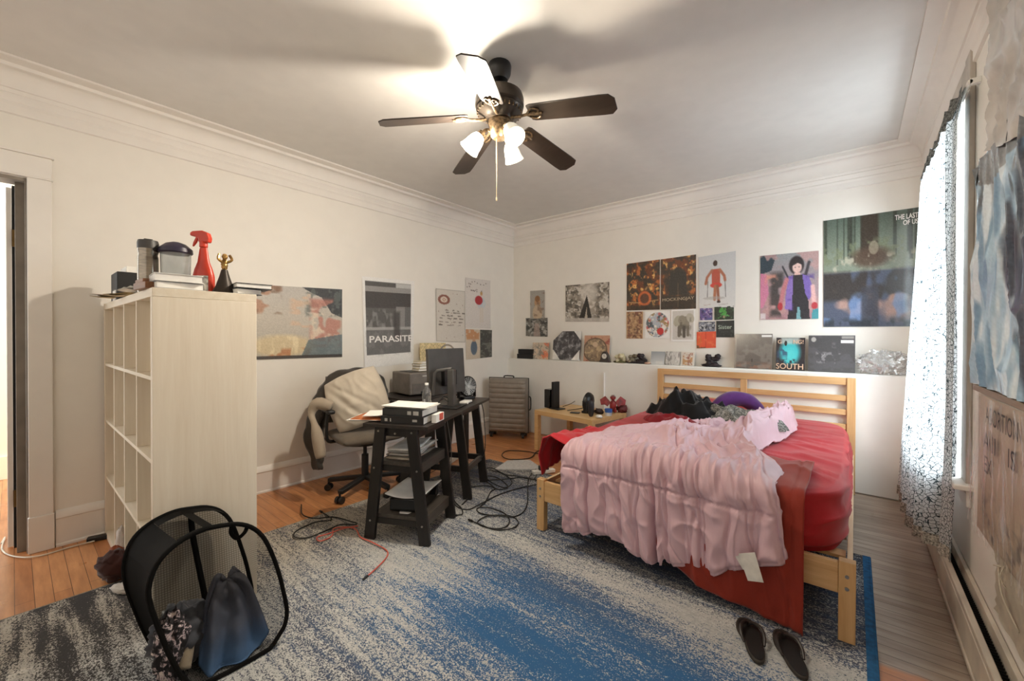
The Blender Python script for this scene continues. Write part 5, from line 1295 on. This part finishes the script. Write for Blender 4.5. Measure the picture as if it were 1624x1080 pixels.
M_PALEF = plain('ivory_petals', (206, 198, 164), .8, 0, .25, 30); M_DKF = plain('dark_petals', (44, 36, 38), .7, 0, .3, 30); M_OLV = plain('olive_leaf', (96, 92, 58), .8)
def posy(name, label, px, mat, n_, r, seed, leafmat=None):
    q = on(px, 573, 'y', 4.44); R = random.Random(seed); t = thing(name, label, 'figurine', (q.x, 4.45, ZL+.001), 0, None)
    m = MB()
    for k in range(n_):
        a = R.uniform(0, 6.28); rr = R.uniform(0, r*.7); c_ = (rr*math.cos(a), rr*.45*math.sin(a), R.uniform(.25, 1.25)*r)
        m.blob(c_, (r*.34, r*.3, r*.3), .35, 4, k+seed, 14, 9)
    m.build('head', mat, t, angle=180)
    MB().blob((0, 0, r*.16), (r*1.05, .03, r*.24), .25, 5, seed, flat=0).build('base', leafmat or M_OLV, t, angle=180)
posy('flower_figurine', 'pale ivory flower cluster next to the little clock', 983, M_PALEF, 9, .075, 3)
posy('flower_figurine', 'ivory and dark flower cluster between the ivory cluster and the black one', 1003, plain('mixed_petals', (120, 112, 92), .8, 0, .5, 45), 8, .07, 5, M_DKF)
posy('flower_figurine', 'black rose cluster just left of the first small photo card', 1016, M_DKF, 8, .075, 7, M_DKF)
posy('flower_figurine', 'dark little flower cluster standing alone left of the record sleeves', 1128, M_DKF, 9, .085, 11, M_DKF)
q = on(1027, 575, 'y', 4.42); o = MB().blob((q.x, 4.42, ZL+.012), (.035, .02, .011), .3, 4, flat=ZL+.001).build('seashell', plain('shell_pink', (206, 166, 144), .6), angle=180); tag(o, 'tiny pinkish shell beside the black rose cluster', 'shell')
c = Cv(36, 34, (176, 178, 178)).grad((150, 156, 160), (206, 206, 204)).rect(.4, .75, .85, .95, (214, 212, 206), .8); leaner('photo_card', 'small grey seascape photo card, first of three on the ledge', 'card', (1033, 557.5, 1055, 576), c, 0)
c = Cv(36, 34, (196, 192, 186)).blot((120, 116, 112), 12, 4, .5, 3, .8).blot((226, 222, 216), 14, 5, .6, 6, .8); leaner('photo_card', 'small grey birch trunk photo card, second of three on the ledge', 'card', (1056.5, 557.5, 1079, 577), c, 0)
c = Cv(36, 34, (214, 206, 194)).blot((190, 140, 90), 5, 6, .45, 3, .9, B_(.15, .1, .85, .95)).blot((142, 80, 60), 7, 7, .58, 6, .8, B_(.15, .1, .85, .95)); leaner('photo_card', 'small warm toned photo card, third of three on the ledge', 'card', (1080.5, 558, 1102, 578), c, 0)
c = Cv(74, 74, (112, 106, 98)).grad((120, 114, 106), (92, 84, 78), 0, .75).grad((92, 84, 78), (150, 96, 70), .72, 1, 0).blot((168, 104, 76), 6, 14, .4, 3, .5, B_(.05, .84, 1, 1.0, .12)).ell(.48, .76, .02, .05, (60, 50, 46)).blot((140, 132, 122), 4, 4, .55, 6, .5).rect(.72, .04, .97, .10, (232, 230, 226)).rect(.0, 0, .05, 1, (156, 146, 132), .6).grain(5)
leaner('record_sleeve', 'grey brown record sleeve with orange horizon and white sticker', 'record', (1166, 529.5, 1225, 581.5), c, 0, mat=GLOSS, lean=.05, group='record sleeves on the ledge')
c = Cv(60, 66, (44, 40, 44)).ell(.48, .46, .34, .36, (64, 190, 196), 1, 0, .5).rect(.18, .0, .8, .2, (196, 206, 200), .8, .08).ell(.5, .55, .2, .22, (90, 214, 214), .8, 0, .8).blot((52, 80, 110), 5, 6, .55, 4, .8, B_(.05, .2, .4, .9)).blot((40, 36, 44), 8, 8, .5, 6, .9, B_(.1, .66, 1, .86)).ell(.34, .18, .05, .08, (40, 36, 40)).grain(5)
o, cs = leaner('record_sleeve', 'narrow dark sleeve with a teal glow and the word South', 'record', (1231, 535.5, 1277, 584), c, 0, mat=GLOSS, lean=.05, group='record sleeves on the ledge')
M_INKP = plain('peach_ink', (226, 190, 160), .5)
lettering('SOUTH', o, cs, .02, .965, .93, .17, M_INKP, .01); lettering('G', o, cs, .06, .19, .13, .12, M_INKP, .01); lettering('NG!', o, cs, .60, .19, .34, .12, M_INKP, .01)
c = Cv(84, 76, (78, 78, 80)).blot((92, 92, 96), 5, 5, .5, 3, .6).ell(.12, .12, .055, .065, (176, 174, 168)).rect(.72, .03, .97, .095, (150, 148, 144)).rect(.70, .13, .96, .215, (232, 230, 226)).blot((140, 138, 140), 12, 8, .6, 6, .8, B_(.18, .46, .78, .76)).line([(.3, .6), (.36, .52)], .015, (170, 168, 168)).blot((120, 118, 120), 9, 9, .66, 8, .5, B_(.25, .2, .6, .35)).grain(4)
leaner('record_sleeve', 'dark charcoal record sleeve with two stickers in its top corner', 'record', (1282, 532, 1356, 587.5), c, 0, mat=GLOSS, lean=.05, group='record sleeves on the ledge')
# clear wrapped bundle
n = N('cellophane'); tr = n.add('ShaderNodeBsdfTransparent'); gl = n.add('ShaderNodeBsdfGlossy'); gl.inputs['Roughness'].default_value = .12; dfz = n.add('ShaderNodeBsdfDiffuse'); dfz.inputs[0].default_value = (.62, .63, .62, 1)
f = n.noise(n.coord(), 26, 4, .6, .6); a0 = n.add('ShaderNodeMixShader'); a0.inputs[0].default_value = .35; n.link(dfz.outputs[0], a0.inputs[1]); n.link(gl.outputs[0], a0.inputs[2])
a1 = n.add('ShaderNodeMixShader'); n.link(n.math('MULTIPLY_ADD', f, 2.2, -.66, clamp=True), a1.inputs[0]); n.link(tr.outputs[0], a1.inputs[1]); n.link(a0.outputs[0], a1.inputs[2]); n.link(a1.outputs[0], n.out.inputs['Surface'])
o = MB().blob((.185, 4.43, ZL+.09), (.165, .055, .10), .3, 5, 4, 48, 24, flat=ZL+.001).build('plastic_bag', n.m, angle=60); tag(o, 'crumpled clear plastic bag on the ledge right of the records', 'plastic bag')

# ================================================================== THINGS ON THE BOOKCASE
ZB_ = bh+.001
def byx(px, y): q = on(px, 440, 'y', y); return q.x
x = byx(199, .43)
bb = thing('black_bin', 'black box holding white cards at the far left end of the bookcase top', 'box', (x, .45, ZB_))
MB().b2(-.11, .11, -.07, .07, 0, .165).build('case', plain('matt_black', (18, 17, 17), .6), bb, bevel=.004)
MB().b2(-.09, .11, -.03, .05, .165, .20).build('white_cards', M_PAPER, bb, bevel=.001)
MB().b2(-.03, .08, -.0725, -.07, .0, .06).build('paper_label', M_PAPER, bb)
x = byx(235, .412)
tm = thing('travel_mug', 'tall brushed steel thermos with black flip lid on the bookcase', 'flask', (x, .412, ZB_)); tm.scale = (1.1, 1.1, 1.24)
MB().lathe([(0, 0), (.034, 0), (.036, .004), (.036, .135), (.033, .145), (.036, .155), (.037, .168), (0, .168)], n=28).build('body', plain('thermos_steel', (150, 142, 130), .22, .95, .12, 30, stretch=(1, 1, 8)), tm)
MB().lathe([(0, .168), (.037, .168), (.037, .190), (.034, .200), (0, .202)]).b2(-.041, .012, -.014, .014, .196, .206).build('lid', M_GREYPL, tm)
x = byx(279, .508)
jr = thing('food_jar', 'clear plastic jar with navy lid on the bookcase', 'jar', (x, .508, ZB_)); jr.scale = (1.0, 1.0, 1.5)
MB().lathe([(0, 0), (.052, 0), (.056, .01), (.060, .135), (.0585, .135), (.054, .012), (0, .006)], n=28).build('jar_body', M_CLEAR, jr)
MB().lathe([(.063, .130), (.068, .134), (.066, .146), (.04, .162), (.015, .168), (0, .168)], n=28).build('lid', plain('navy_lid', (46, 40, 62), .4), jr)
x = byx(323, .600)
sb_ = thing('spray_bottle', 'red trigger spray bottle standing on the bookcase', 'bottle', (x, .600, ZB_), rad(38)); sb_.scale = (1.05, 1.05, 1.24)
m = MB(); prof2 = [(.0, 0), (.048, .002), (.050, .02), (.049, .07), (.040, .10), (.027, .128), (.022, .155), (.019, .172), (.016, .185), (0, .186)]
m.lathe(prof2, n=28); m.v = [Vector((p.x, p.y*.62, p.z)) for p in m.v]
M_ORR = plain('spray_red', (206, 62, 40), .35)
m.build('body', M_ORR, sb_)
MB().lathe([(0, .186), (.017, .186), (.0165, .206), (.014, .214), (0, .214)]).prism([(.030, .205), (.034, .222), (.026, .243), (.0, .252), (-.045, .250), (-.056, .244), (-.056, .232), (-.040, .230), (-.018, .222), (-.016, .205)], -.013, .013, lambda p: Vector((p.x, p.z, p.y))).build('spray_head', M_ORR, sb_, bevel=.004)
MB().prism([(-.032, .230), (-.022, .228), (-.034, .206), (-.050, .190), (-.046, .206)], -.006, .006, lambda p: Vector((p.x, p.z, p.y))).build('trigger', M_ORR, sb_, bevel=.002)
m = MB().grid(lambda u, v: (.0515*math.sin((u-.5)*1.7), -.0515*.62*math.cos((u-.5)*1.7)-.001, .012+.06*v), 10, 6); m.build('label', plain('label_white', (214, 196, 190), .5, 0, .5, 60), sb_)
M_WHC = plain('white_cover', (226, 224, 220), .5); M_GRC = plain('grey_cover', (150, 152, 156), .5)
for k, (nm, cov, z, h, a) in enumerate((('grey', M_GRC, 0, .030, .04), ('white', M_WHC, .031, .034, -.05))):
    book('hardcover_book', f'large {nm} hardcover book {"under the white one" if k == 0 else "on top of the grey one"} at the bookcase front corner', (-2.345+.008*k, .468, ZB_+z), .145, .17, h, a, cov, group='books on the bookcase')
x = -2.50
o = MB().b2(-.10, .06, -.05, .05, 0, .022).prism([(-.11, -.03), (.02, -.045), (.03, .0), (-.10, .02)], .022, .034).build('wooden_tray', wood('walnut', (104, 66, 40), (142, 96, 62), 'x', .5), bevel=.004); o.location = (-2.40, .372, ZB_); o.rotation_euler = (0, 0, .10); o.scale = (1, .45, 1.3)
tag(o, 'small brown wooden tray leaning out at the front of the bookcase top', 'tray')
x = byx(356, .66)
fg = thing('figurine', 'dark and gold statuette on the bookcase beside the notebooks', 'figurine', (x, .66, ZB_)); fg.scale = (1.2, 1.2, 1.32)
MB().lathe([(0, 0), (.040, 0), (.042, .008), (.030, .03), (.018, .065), (.011, .09), (0, .092)], n=10).build('base', plain('dark_bronze_cast', (52, 44, 38), .45, .4), fg)
m = MB().blob((0, 0, .108), (.013, .011, .022), .3, 6).blob((.004, 0, .138), (.010, .010, .011), .2, 5)
for s in (-1, 1): m.tube([(0, s*.008, .118), (.008, s*.024, .128), (.0, s*.018, .146)], .005, 6, sub=3)
m.build('figure', plain('gold_cast', (176, 140, 84), .3, .8, .3, 60), fg)
M_NBK = plain('notebook_black', (30, 32, 32), .5)
x = -2.355
book('notebook', 'black notebook lying under another at the right of the bookcase top', (x, .735, ZB_), .14, .115, .028, .12, plain('slate_cover', (66, 72, 80), .5), group='notebooks on the bookcase')
book('notebook', 'black notebook with white page edges lying topmost at the right of the bookcase top', (x+.015, .765, ZB_+.0295), .15, .155, .024, -.1, M_NBK, group='notebooks on the bookcase')
for k, (px, y, rz, l, cl) in enumerate(((200, .385, .5, 'loose cream papers at the left front edge of the bookcase top', (206, 190, 158)), (217, .385, .1, 'white crumpled paper beside the black box on the bookcase', (238, 236, 230)), (184, .385, .9, 'loose tan envelopes sticking out over the left bookcase edge', (190, 170, 132)))):
    papers('loose_papers', l, (byx(px, y), y, ZB_+.002+.006*k), .16, .11, 5, rz, plain('paper_%d' % k, cl, .7), .003, .02, 'papers', k+2, .012)

# ================================================================== LAUNDRY HAMPER
n = N('hamper_mesh'); tr = n.add('ShaderNodeBsdfTransparent'); dfm = n.add('ShaderNodeBsdfDiffuse'); dfm.inputs[0].default_value = (.012, .012, .012, 1)
v = n.coord((1, 1, 1), 'UV')
wx = n.add('ShaderNodeTexWave', wave_type='BANDS', bands_direction='X'); wx.inputs['Scale'].default_value = 34; n.link(v, wx.inputs['Vector'])
wy = n.add('ShaderNodeTexWave', wave_type='BANDS', bands_direction='Y'); wy.inputs['Scale'].default_value = 34; n.link(v, wy.inputs['Vector'])
g = n.math('MAXIMUM', n.math('GREATER_THAN', wx.outputs['Fac'], .80), n.math('GREATER_THAN', wy.outputs['Fac'], .80))
a1 = n.add('ShaderNodeMixShader'); n.link(n.math('MULTIPLY_ADD', g, .38, .22), a1.inputs[0]); n.link(tr.outputs[0], a1.inputs[1]); n.link(dfm.outputs[0], a1.inputs[2]); n.link(a1.outputs[0], n.out.inputs['Surface']); M_NET = n.m
M_NYL = cloth('black_nylon', (17, 16, 15), .8, .3, 9, 200, 0, .1)
HN = Vector((math.cos(rad(10)), 0, math.sin(rad(10))))
def onp(px, py, p0=Vector((-1.80, .72, .02)), nn=HN):
    d = RT*((px-812)/FPX)-UP*((py-540)/FPX)+FW; return EYE+d*((p0-EYE).dot(nn)/d.dot(nn))
fl_px = [(236, 950), (240, 915), (254, 888), (276, 866), (301, 850), (326, 839), (350, 834), (376, 831), (398, 836), (416, 850), (430, 875), (442, 908), (450, 940), (455, 968), (452, 990), (444, 1005), (428, 1030), (405, 1056), (376, 1078), (345, 1090), (318, 1092), (292, 1078), (272, 1045), (254, 1003)]
front = [onp(*p) for p in fl_px]
front = [Vector((p.x, p.y, max(.018, p.z))) for p in smooth_path(front, 3, True)]
D_ = Vector((-.335, -.02, -.045)); fc = sum(front, Vector())/len(front)
back = []
for p in front:
    q = fc+(p-fc)*1.0+D_; q.z = max(.018, q.z+ .03*sm(.3, .5, p.z)); back.append(q)
hp = thing('laundry_hamper', 'black pop-up mesh laundry hamper lying open on its side on the rug', 'hamper', (-2.0, .5, .012))
MB().tube(front, .0085, 8, closed=True).build('front_hoop', M_NYL, hp, world=True)
MB().tube(back, .0085, 8, closed=True).build('back_hoop', M_NYL, hp, world=True)
NF = len(front)
def side(i0, i1, name, mat, u0=0, u1=1, bow=.0, nv=10):
    idx = [(i0+k) % NF for k in range((i1-i0) % NF+1)]
    m = MB(); w = len(idx)
    m.grid(lambda u, v: (lambda p, q, t: p*(1-t)+q*t+(fc+D_*t-(p*(1-t)+q*t)).normalized()*bow*math.sin(math.pi*t))(front[idx[round(u*(w-1))]], back[idx[round(u*(w-1))]], u0+(u1-u0)*v), w, nv)
    o = m.build(name, mat, hp, world=True, angle=180)
    uv = o.data.uv_layers.new(name='UVMap')
    for lp in o.data.loops:
        i = lp.vertex_index; uv.data[lp.index].uv = ((i % w)/(w-1)*.5*w/20, (i//w)/(nv-1)*.4)
    return o
# indices: 0 left-middle, 12 top-left, 24 top, 33 right shoulder, 42 right, 60 bottom
side(24, 48, 'right_panel', M_NET, bow=.02)
side(48, 66, 'floor_panel', M_NET)
side(62, 3+NF, 'left_panel', M_NYL, bow=.02)
side(3, 10, 'upper_left_panel', M_NYL, .0, 1, .012)
side(10, 24, 'top_band', M_NYL, .76, 1.0)
side(10, 24, 'top_band', M_NYL, .0, .10)
side(15, 17, 'top_strap', M_NYL, .05, .95)
m = MB(); m.grid(lambda u, v: fc+D_+(back[int(u*(NF-1)) % NF]-fc-D_)*v, NF, 8, cu=True)
o = m.build('back_panel', M_NET, hp, world=True, angle=180)
uv = o.data.uv_layers.new(name='UVMap')
for lp in o.data.loops:
    c_ = o.data.vertices[lp.vertex_index].co; uv.data[lp.index].uv = (c_.y, c_.z)
# back strap and loop handles
bt_ = back[18]; MB().tube([bt_, bt_*.6+(fc+D_)*.4, (fc+D_)+Vector((.01, .03, -.10))], .012, 6, sub=4).build('back_strap', M_NYL, hp, world=True)
h0, h1 = onp(370, 836), onp(394, 840)
MB().tube([h0+Vector((-.02, 0, 0)), onp(372, 850)+Vector((-.04, 0, 0)), onp(383, 860)+Vector((-.05, 0, 0)), onp(393, 850)+Vector((-.04, 0, 0)), h1+Vector((-.02, 0, 0))], .008, 6, sub=5).build('handle', M_NYL, hp, world=True)
# laundry inside
M_NAVY = n = None
n = N('blue_fade_jersey'); spz = n.add('ShaderNodeSeparateXYZ'); n.link(n.coord((1, 1, 1), 'World'), spz.inputs[0]); g_ = n.noise(n.coord(), 200, 2); n.bump(g_, .15, .002)
M_BLUEJ = n.done(n.ramp(n.math('MULTIPLY_ADD', g_, .03, spz.outputs['Z']), [(.06, (62, 92, 128)), (.16, (62, 68, 82)), (.28, (52, 52, 58))]), .9)
def gather(apex, feet, name, mat, label, nfold, amp, cat='clothes', seed=0):
    """a garment pulled up to an apex and fanning down to the floor"""
    def fn(u, v):
        f = feet; k = u*(len(f)-1); i = min(int(k), len(f)-2); p = f[i]*(1-(k-i))+f[i+1]*(k-i)
        q = apex*(1-v)+p*v; q.z += .10*math.sin(math.pi*v)*.9
        a = amp*v**.7*math.sin(u*math.pi*nfold+2.5*nz(u*3, v*2, seed)+v*.8)+.016*nz(u*8, v*7, seed)
        q += Vector((.9, -.25, .35)).normalized()*a
        q.z = max(q.z, .02+.004*nz(u*9, v*9)); return q
    o = MB().grid(fn, 90, 50).build(name, mat, solid=.004, angle=180); return tag(o, label, cat)
A = onp(377, 940)+Vector((-.13, 0, .0))
gather(A, [onp(338, 1000)+Vector((-.14, 0, -.02)), onp(322, 1060)+Vector((-.05, 0, -.02)), onp(345, 1084)+Vector((-.02, 0, 0)), onp(395, 1062)+Vector((-.02, 0, 0)), onp(432, 1010)+Vector((-.04, 0, 0)), onp(436, 985)+Vector((-.16, .0, -.03)), onp(420, 975)+Vector((-.26, 0, -.03))], 'crumpled_hoodie', M_BLUEJ, 'slate blue garment bunched up inside the laundry hamper', 9, .022, seed=4)
q = onp(308, 985)+Vector((-.16, 0, 0))
o = MB().blob((q.x, q.y, .13), (.11, .10, .10), .3, 3, 6, 40, 26, flat=.022).build('crumpled_shirt', cloth('grey_jersey', (72, 74, 80), .9, .15), angle=180); tag(o, 'grey crumpled shirt behind the slate blue garment in the hamper', 'clothes')
n = N('floral_print'); f = n.noise(n.coord(), 38, 3, .6, 1.2); M_FLOR = n.done(n.ramp(f, [(.44, (24, 22, 24)), (.52, (60, 56, 60)), (.58, (190, 172, 176)), (.66, (226, 214, 206))]), .85)
q = onp(284, 1012)+Vector((-.10, 0, 0))
o = MB().blob((q.x, q.y, .12), (.07, .055, .13), .3, 4, 9, 36, 24, flat=.02).build('floral_dress', M_FLOR, angle=180); tag(o, 'black floral garment crumpled at the left edge inside the hamper', 'clothes')
q = onp(308, 1068)+Vector((-.05, 0, 0))
o = MB().tube([q+Vector((-.1, .02, .10)), q+Vector((-.04, 0, .05)), q+Vector((.0, -.02, .0))], .022, 10, sub=5).build('khaki_sleeve', cloth('khaki_cotton', (142, 130, 112), .9, .12), angle=180); tag(o, 'khaki sleeve trailing at the front of the hamper', 'clothes')
# clothes on the floor left of the hamper
def fl_at(px, py): q = on(px, py, 'z', .012); return q
for (px, py, nm, lab, col, r) in ((190, 912, 'crumpled_garment', 'dark brown crumpled garment on the floor left of the hamper', (62, 34, 28), (.10, .08, .075)), (186, 897, 'rust_garment', 'rust coloured sock poking out behind the dark brown garment', (134, 66, 34), (.06, .03, .06)), (196, 938, 'white_sock', 'white sock lying on the rug below the dark brown garment', (206, 200, 192), (.07, .028, .02)), (192, 884, 'pale_sock', 'pale sock sticking up beside the rust coloured sock', (226, 220, 214), (.022, .022, .10))):
    q = fl_at(px, py); o = MB().blob((q.x, q.y, .012+r[2]*.75), r, .3, 4, px, flat=.013, rot=.5).build(nm, cloth('laundry_'+nm, col, .9, .2), angle=180); tag(o, lab, 'clothes')

# ================================================================== FLIP FLOPS
M_SOLE = plain('dark_foam', (52, 46, 40), .7, 0, .2, 30); M_SOLEK = plain('black_foam', (22, 20, 19), .6); M_STRAP = plain('flip_strap', (44, 38, 36), .45)
def flipflop(label, toe, heel, flip):
    T_, H_ = fl_at(*toe), fl_at(*heel); d = H_-T_; L = d.length if d.length > .2 else .26; a = math.atan2(-d.y, -d.x)
    L = .265
    t = thing('flip_flop', label, 'flip flop', (T_+d.normalized()*L/2), a, 'pair of flip flops'); t.location.z = .0125
    pts = []
    for k in range(40):
        th = 2*math.pi*k/40; x = math.cos(th)*L/2; w = .036+.014*sm(-.04, .07, x)-.004*math.exp(-((x+.015)/.03)**2); y = math.sin(th)*w*(abs(math.sin(th))**-.25 if abs(math.sin(th)) > .01 else 1)
        pts.append((x, y+flip*.008*sm(-.02, .1, x)))
    MB().prism(pts, 0, .016).build('sole', M_SOLE, t, bevel=.004)
    MB().prism([(x*.93-.004, y*.88) for x, y in pts if True], .016, .0175).build('footbed', M_SOLEK, t, smooth=False)
    tp = (.075, flip*.006, .017)
    for s in (-1, 1):
        MB().tube([tp, (.068, s*.012, .036), (.035, s*.036, .042), (-.005, s*.042, .030), (-.035, s*.036, .014)], lambda u: .0045+.003*math.sin(u*3.1), 8, sub=5).build('strap', M_STRAP, t)
    MB().cyl(tp, (tp[0], tp[1], .036), .004, n=8).build('toe_post', M_STRAP, t)
flipflop('black flip flop lying straight at the bed foot, nearer the hanging red sheet', (1184, 985), (1206, 1062), 1)
flipflop('black flip flop lying aslant, nearer the pine bed leg', (1233, 1002), (1280, 1090), -1)

# ================================================================== CABLES AND FLOOR THINGS
M_CORD = plain('black_cord', (20, 20, 20), .5); M_CORDR = plain('coral_cord', (214, 100, 84), .5); M_CORDW = plain('white_cord', (216, 208, 190), .5)
def cable(label, px, mat=M_CORD, r=.0042, z=.0155, plug=None, name='power_cable', lift=()):
    pts = []
    for i, p in enumerate(px):
        zz = z+(.006 if i % 3 == 1 else 0)
        q = on(p[0], p[1], 'z', zz) if len(p) == 2 else Vector(p)
        pts.append(q)
    m = MB().tube(pts, r, 7, sub=7)
    o = m.build(name, mat, angle=180); tag(o, label, 'cable')
    if plug is not None:
        i = plug; d = (pts[i]-pts[i-1 if i else 1]).normalized()
        MB().cyl(pts[i]-d*.005, pts[i]+d*.03, r*1.9, r*1.5, n=10).build('plug', M_BLACK, o, world=True)
    return o
cable('black cable coiled in loops on the rug in front of the bed leg', [(852, 742), (838, 760), (836, 800), (820, 818), (790, 818), (762, 814), (757, 806), (775, 805), (800, 814), (808, 828), (795, 838), (770, 836), (757, 828), (775, 818), (808, 818), (822, 828), (812, 838), (785, 840), (765, 833), (748, 826)], plug=-1)
cable('black cable sweeping from the trestle across the rug to the bed corner', [(700, 772), (716, 790), (724, 803), (742, 808), (760, 800), (790, 785), (820, 775), (852, 768)])
cable('second black cable leaving the game console along the trestle leg', [(702, 768), (713, 778), (722, 796), (732, 806), (733, 815), (724, 817)], plug=-1)
cable('thin black cable bending in a zigzag between the trestles', [(733, 800), (745, 786), (741, 780), (746, 773), (770, 770), (785, 775), (778, 780), (770, 796), (762, 803)])
cable('tangled black cable heaped at the far trestle foot', [(775, 745), (800, 752), (812, 765), (800, 773), (780, 765), (772, 755), (790, 758), (806, 772), (790, 776), (778, 768), (772, 762), (800, 760), (830, 757), (853, 762)])
cable('black cable crossing from far trestle to the white power strip', [(765, 745), (780, 742), (800, 752), (820, 755), (845, 760), (851, 752)])
cable('black cable looped on the bare floor by the bedside table leg', [(858, 720), (846, 718), (835, 716), (805, 715), (796, 722), (806, 728), (830, 728), (843, 725), (852, 716), (872, 712), (885, 703)], r=.005, z=.006)
cable('thin black cable wandering over the rug edge near the office chair', [(478, 800), (480, 816), (500, 822), (530, 820), (560, 828), (566, 830)], z=.014)
cable('black cable looped at the rug edge beside the coral cord', [(510, 812), (526, 824), (500, 828), (470, 842), (468, 852), (490, 852), (520, 840), (540, 832), (566, 832)], plug=0)
cable('coral red cord with a black tip lying on the rug before the desk', [(568, 834), (545, 838), (522, 846), (503, 852), (508, 858), (526, 850), (530, 838), (552, 836), (565, 840), (572, 852), (590, 860), (612, 872), (614, 882), (600, 898), (582, 914)], M_CORDR, .0038, plug=-1)
q1 = dl(.02, .60, .70)
cable('black cord hanging from the desk to the floor by the far trestle', [tuple(dl(.03, .98, .735)), tuple(dl(.05, 1.0, .60)), tuple(dl(.06, .96, .30)), (742, 728), (760, 740), (768, 750)], r=.0035)
cable('thin cord hanging behind the desk to the white power strip', [tuple(dl(-.43, .58, .70)), tuple(dl(-.44, .60, .45)), tuple(dl(-.45, .64, .15)), (722, 728)], r=.003)
cable('thin grey cord hanging from the middle of the desk', [tuple(dl(-.1, .55, .71)), tuple(dl(-.06, .56, .45)), tuple(dl(-.10, .66, .2)), (738, 730)], plain('grey_cord', (120, 116, 110), .5), .003)
cable('white extension cord running along the doorway floor', [(2, 862), (8, 852), (3, 870), (14, 880), (40, 884), (70, 880), (110, 868), (150, 858)], M_CORDW, .004, .006)
q = on(163, 855, 'z', 0)
o = MB().b2(-.07, .07, -.02, .02, 0, .028).build('socket_block', M_BLACK, bevel=.005); o.location = (q.x, q.y, .0005); o.rotation_euler = (0, 0, rad(75)); tag(o, 'black socket block on the floor by the bookcase', 'socket block')
q = on(862, 750, 'z', .012)
ps = thing('power_strip', 'white power strip with black plugs at the bed corner', 'power strip', (q.x, q.y, .0125), rad(60))
MB().b2(-.11, .11, -.028, .028, 0, .03).build('housing', plain('white_plastic', (236, 234, 228), .4), ps, bevel=.005)
for x in (-.03, .03): MB().b2(x-.017, x+.017, -.02, .02, .03, .07).build('plug', M_BLACK, ps, bevel=.005)
q = on(715, 733, 'z', 0)
ps = thing('power_strip', 'pale power strip lying behind the far trestle', 'power strip', (q.x, q.y, .001), rad(115))
MB().b2(-.16, .16, -.03, .03, 0, .04).build('housing', plain('pale_housing', (206, 196, 178), .5), ps, bevel=.005)
cs = [on(*p, 'z', .02) for p in ((784, 744), (805, 730), (840, 729), (862, 744))]
m = MB(); m.add([p+Vector((0, 0, .0)) for p in cs]+[p-Vector((0, 0, .019)) for p in cs], [(0, 1, 2, 3), (7, 6, 5, 4), (0, 4, 5, 1), (1, 5, 6, 2), (2, 6, 7, 3), (3, 7, 4, 0)])
o = m.build('floor_pad', plain('pale_grey_pad', (186, 184, 180), .8, 0, .1, 50), smooth=False); tag(o, 'flat pale grey pad on the floor between far trestle and bed', 'pad')
# ================================================================== LIGHT
W = bpy.data.worlds.new('sky'); S.world = W; W.use_nodes = True
bg = W.node_tree.nodes['Background']; bg.inputs[0].default_value = (.93, .97, 1.0, 1); bg.inputs[1].default_value = 2.6
def lamp(name, kind, loc, energy, color, size=None, sy=None, aim=None, spread=None):
    l = bpy.data.lights.new(name, kind); l.energy = energy; l.color = color
    o = bpy.data.objects.new(name, l); COL.objects.link(o); o.location = loc
    if kind == 'AREA':
        l.size = size
        if sy: l.shape = 'RECTANGLE'; l.size_y = sy
        if spread: l.spread = spread
    elif kind != 'SUN': l.shadow_soft_size = size
    if aim is not None: o.rotation_euler = (Vector(aim)-Vector(loc)).to_track_quat('-Z', 'Y').to_euler()
    return o
lamp('bulb_light', 'POINT', BULB, 76, (1, .89, .74), .035)
lamp('bulb_light', 'POINT', BULB2, 10, (1, .84, .62), .035)
lamp('window_daylight', 'AREA', (1.0, 3.5, 1.75), 150, (.82, .92, 1), 1.3, 1.9, aim=(-1.5, 3.2, .8))
lamp('fill_light', 'AREA', (-1.6, -1.15, 1.6), 13, (1, .97, .93), 3.6, 2.2, aim=(-1.7, 3, 1.2))  # added soft fill from behind the camera, not a window
S.view_settings.view_transform = 'Standard'; S.view_settings.look = 'None'
S.view_settings.exposure = 0.25; S.view_settings.gamma = 1.0
S.cycles.max_bounces = 10; S.cycles.diffuse_bounces = 5; S.cycles.transparent_max_bounces = 16
S.cycles.sample_clamp_indirect = 6; S.cycles.use_denoising = True
S.cycles.caustics_reflective = False; S.cycles.caustics_refractive = False
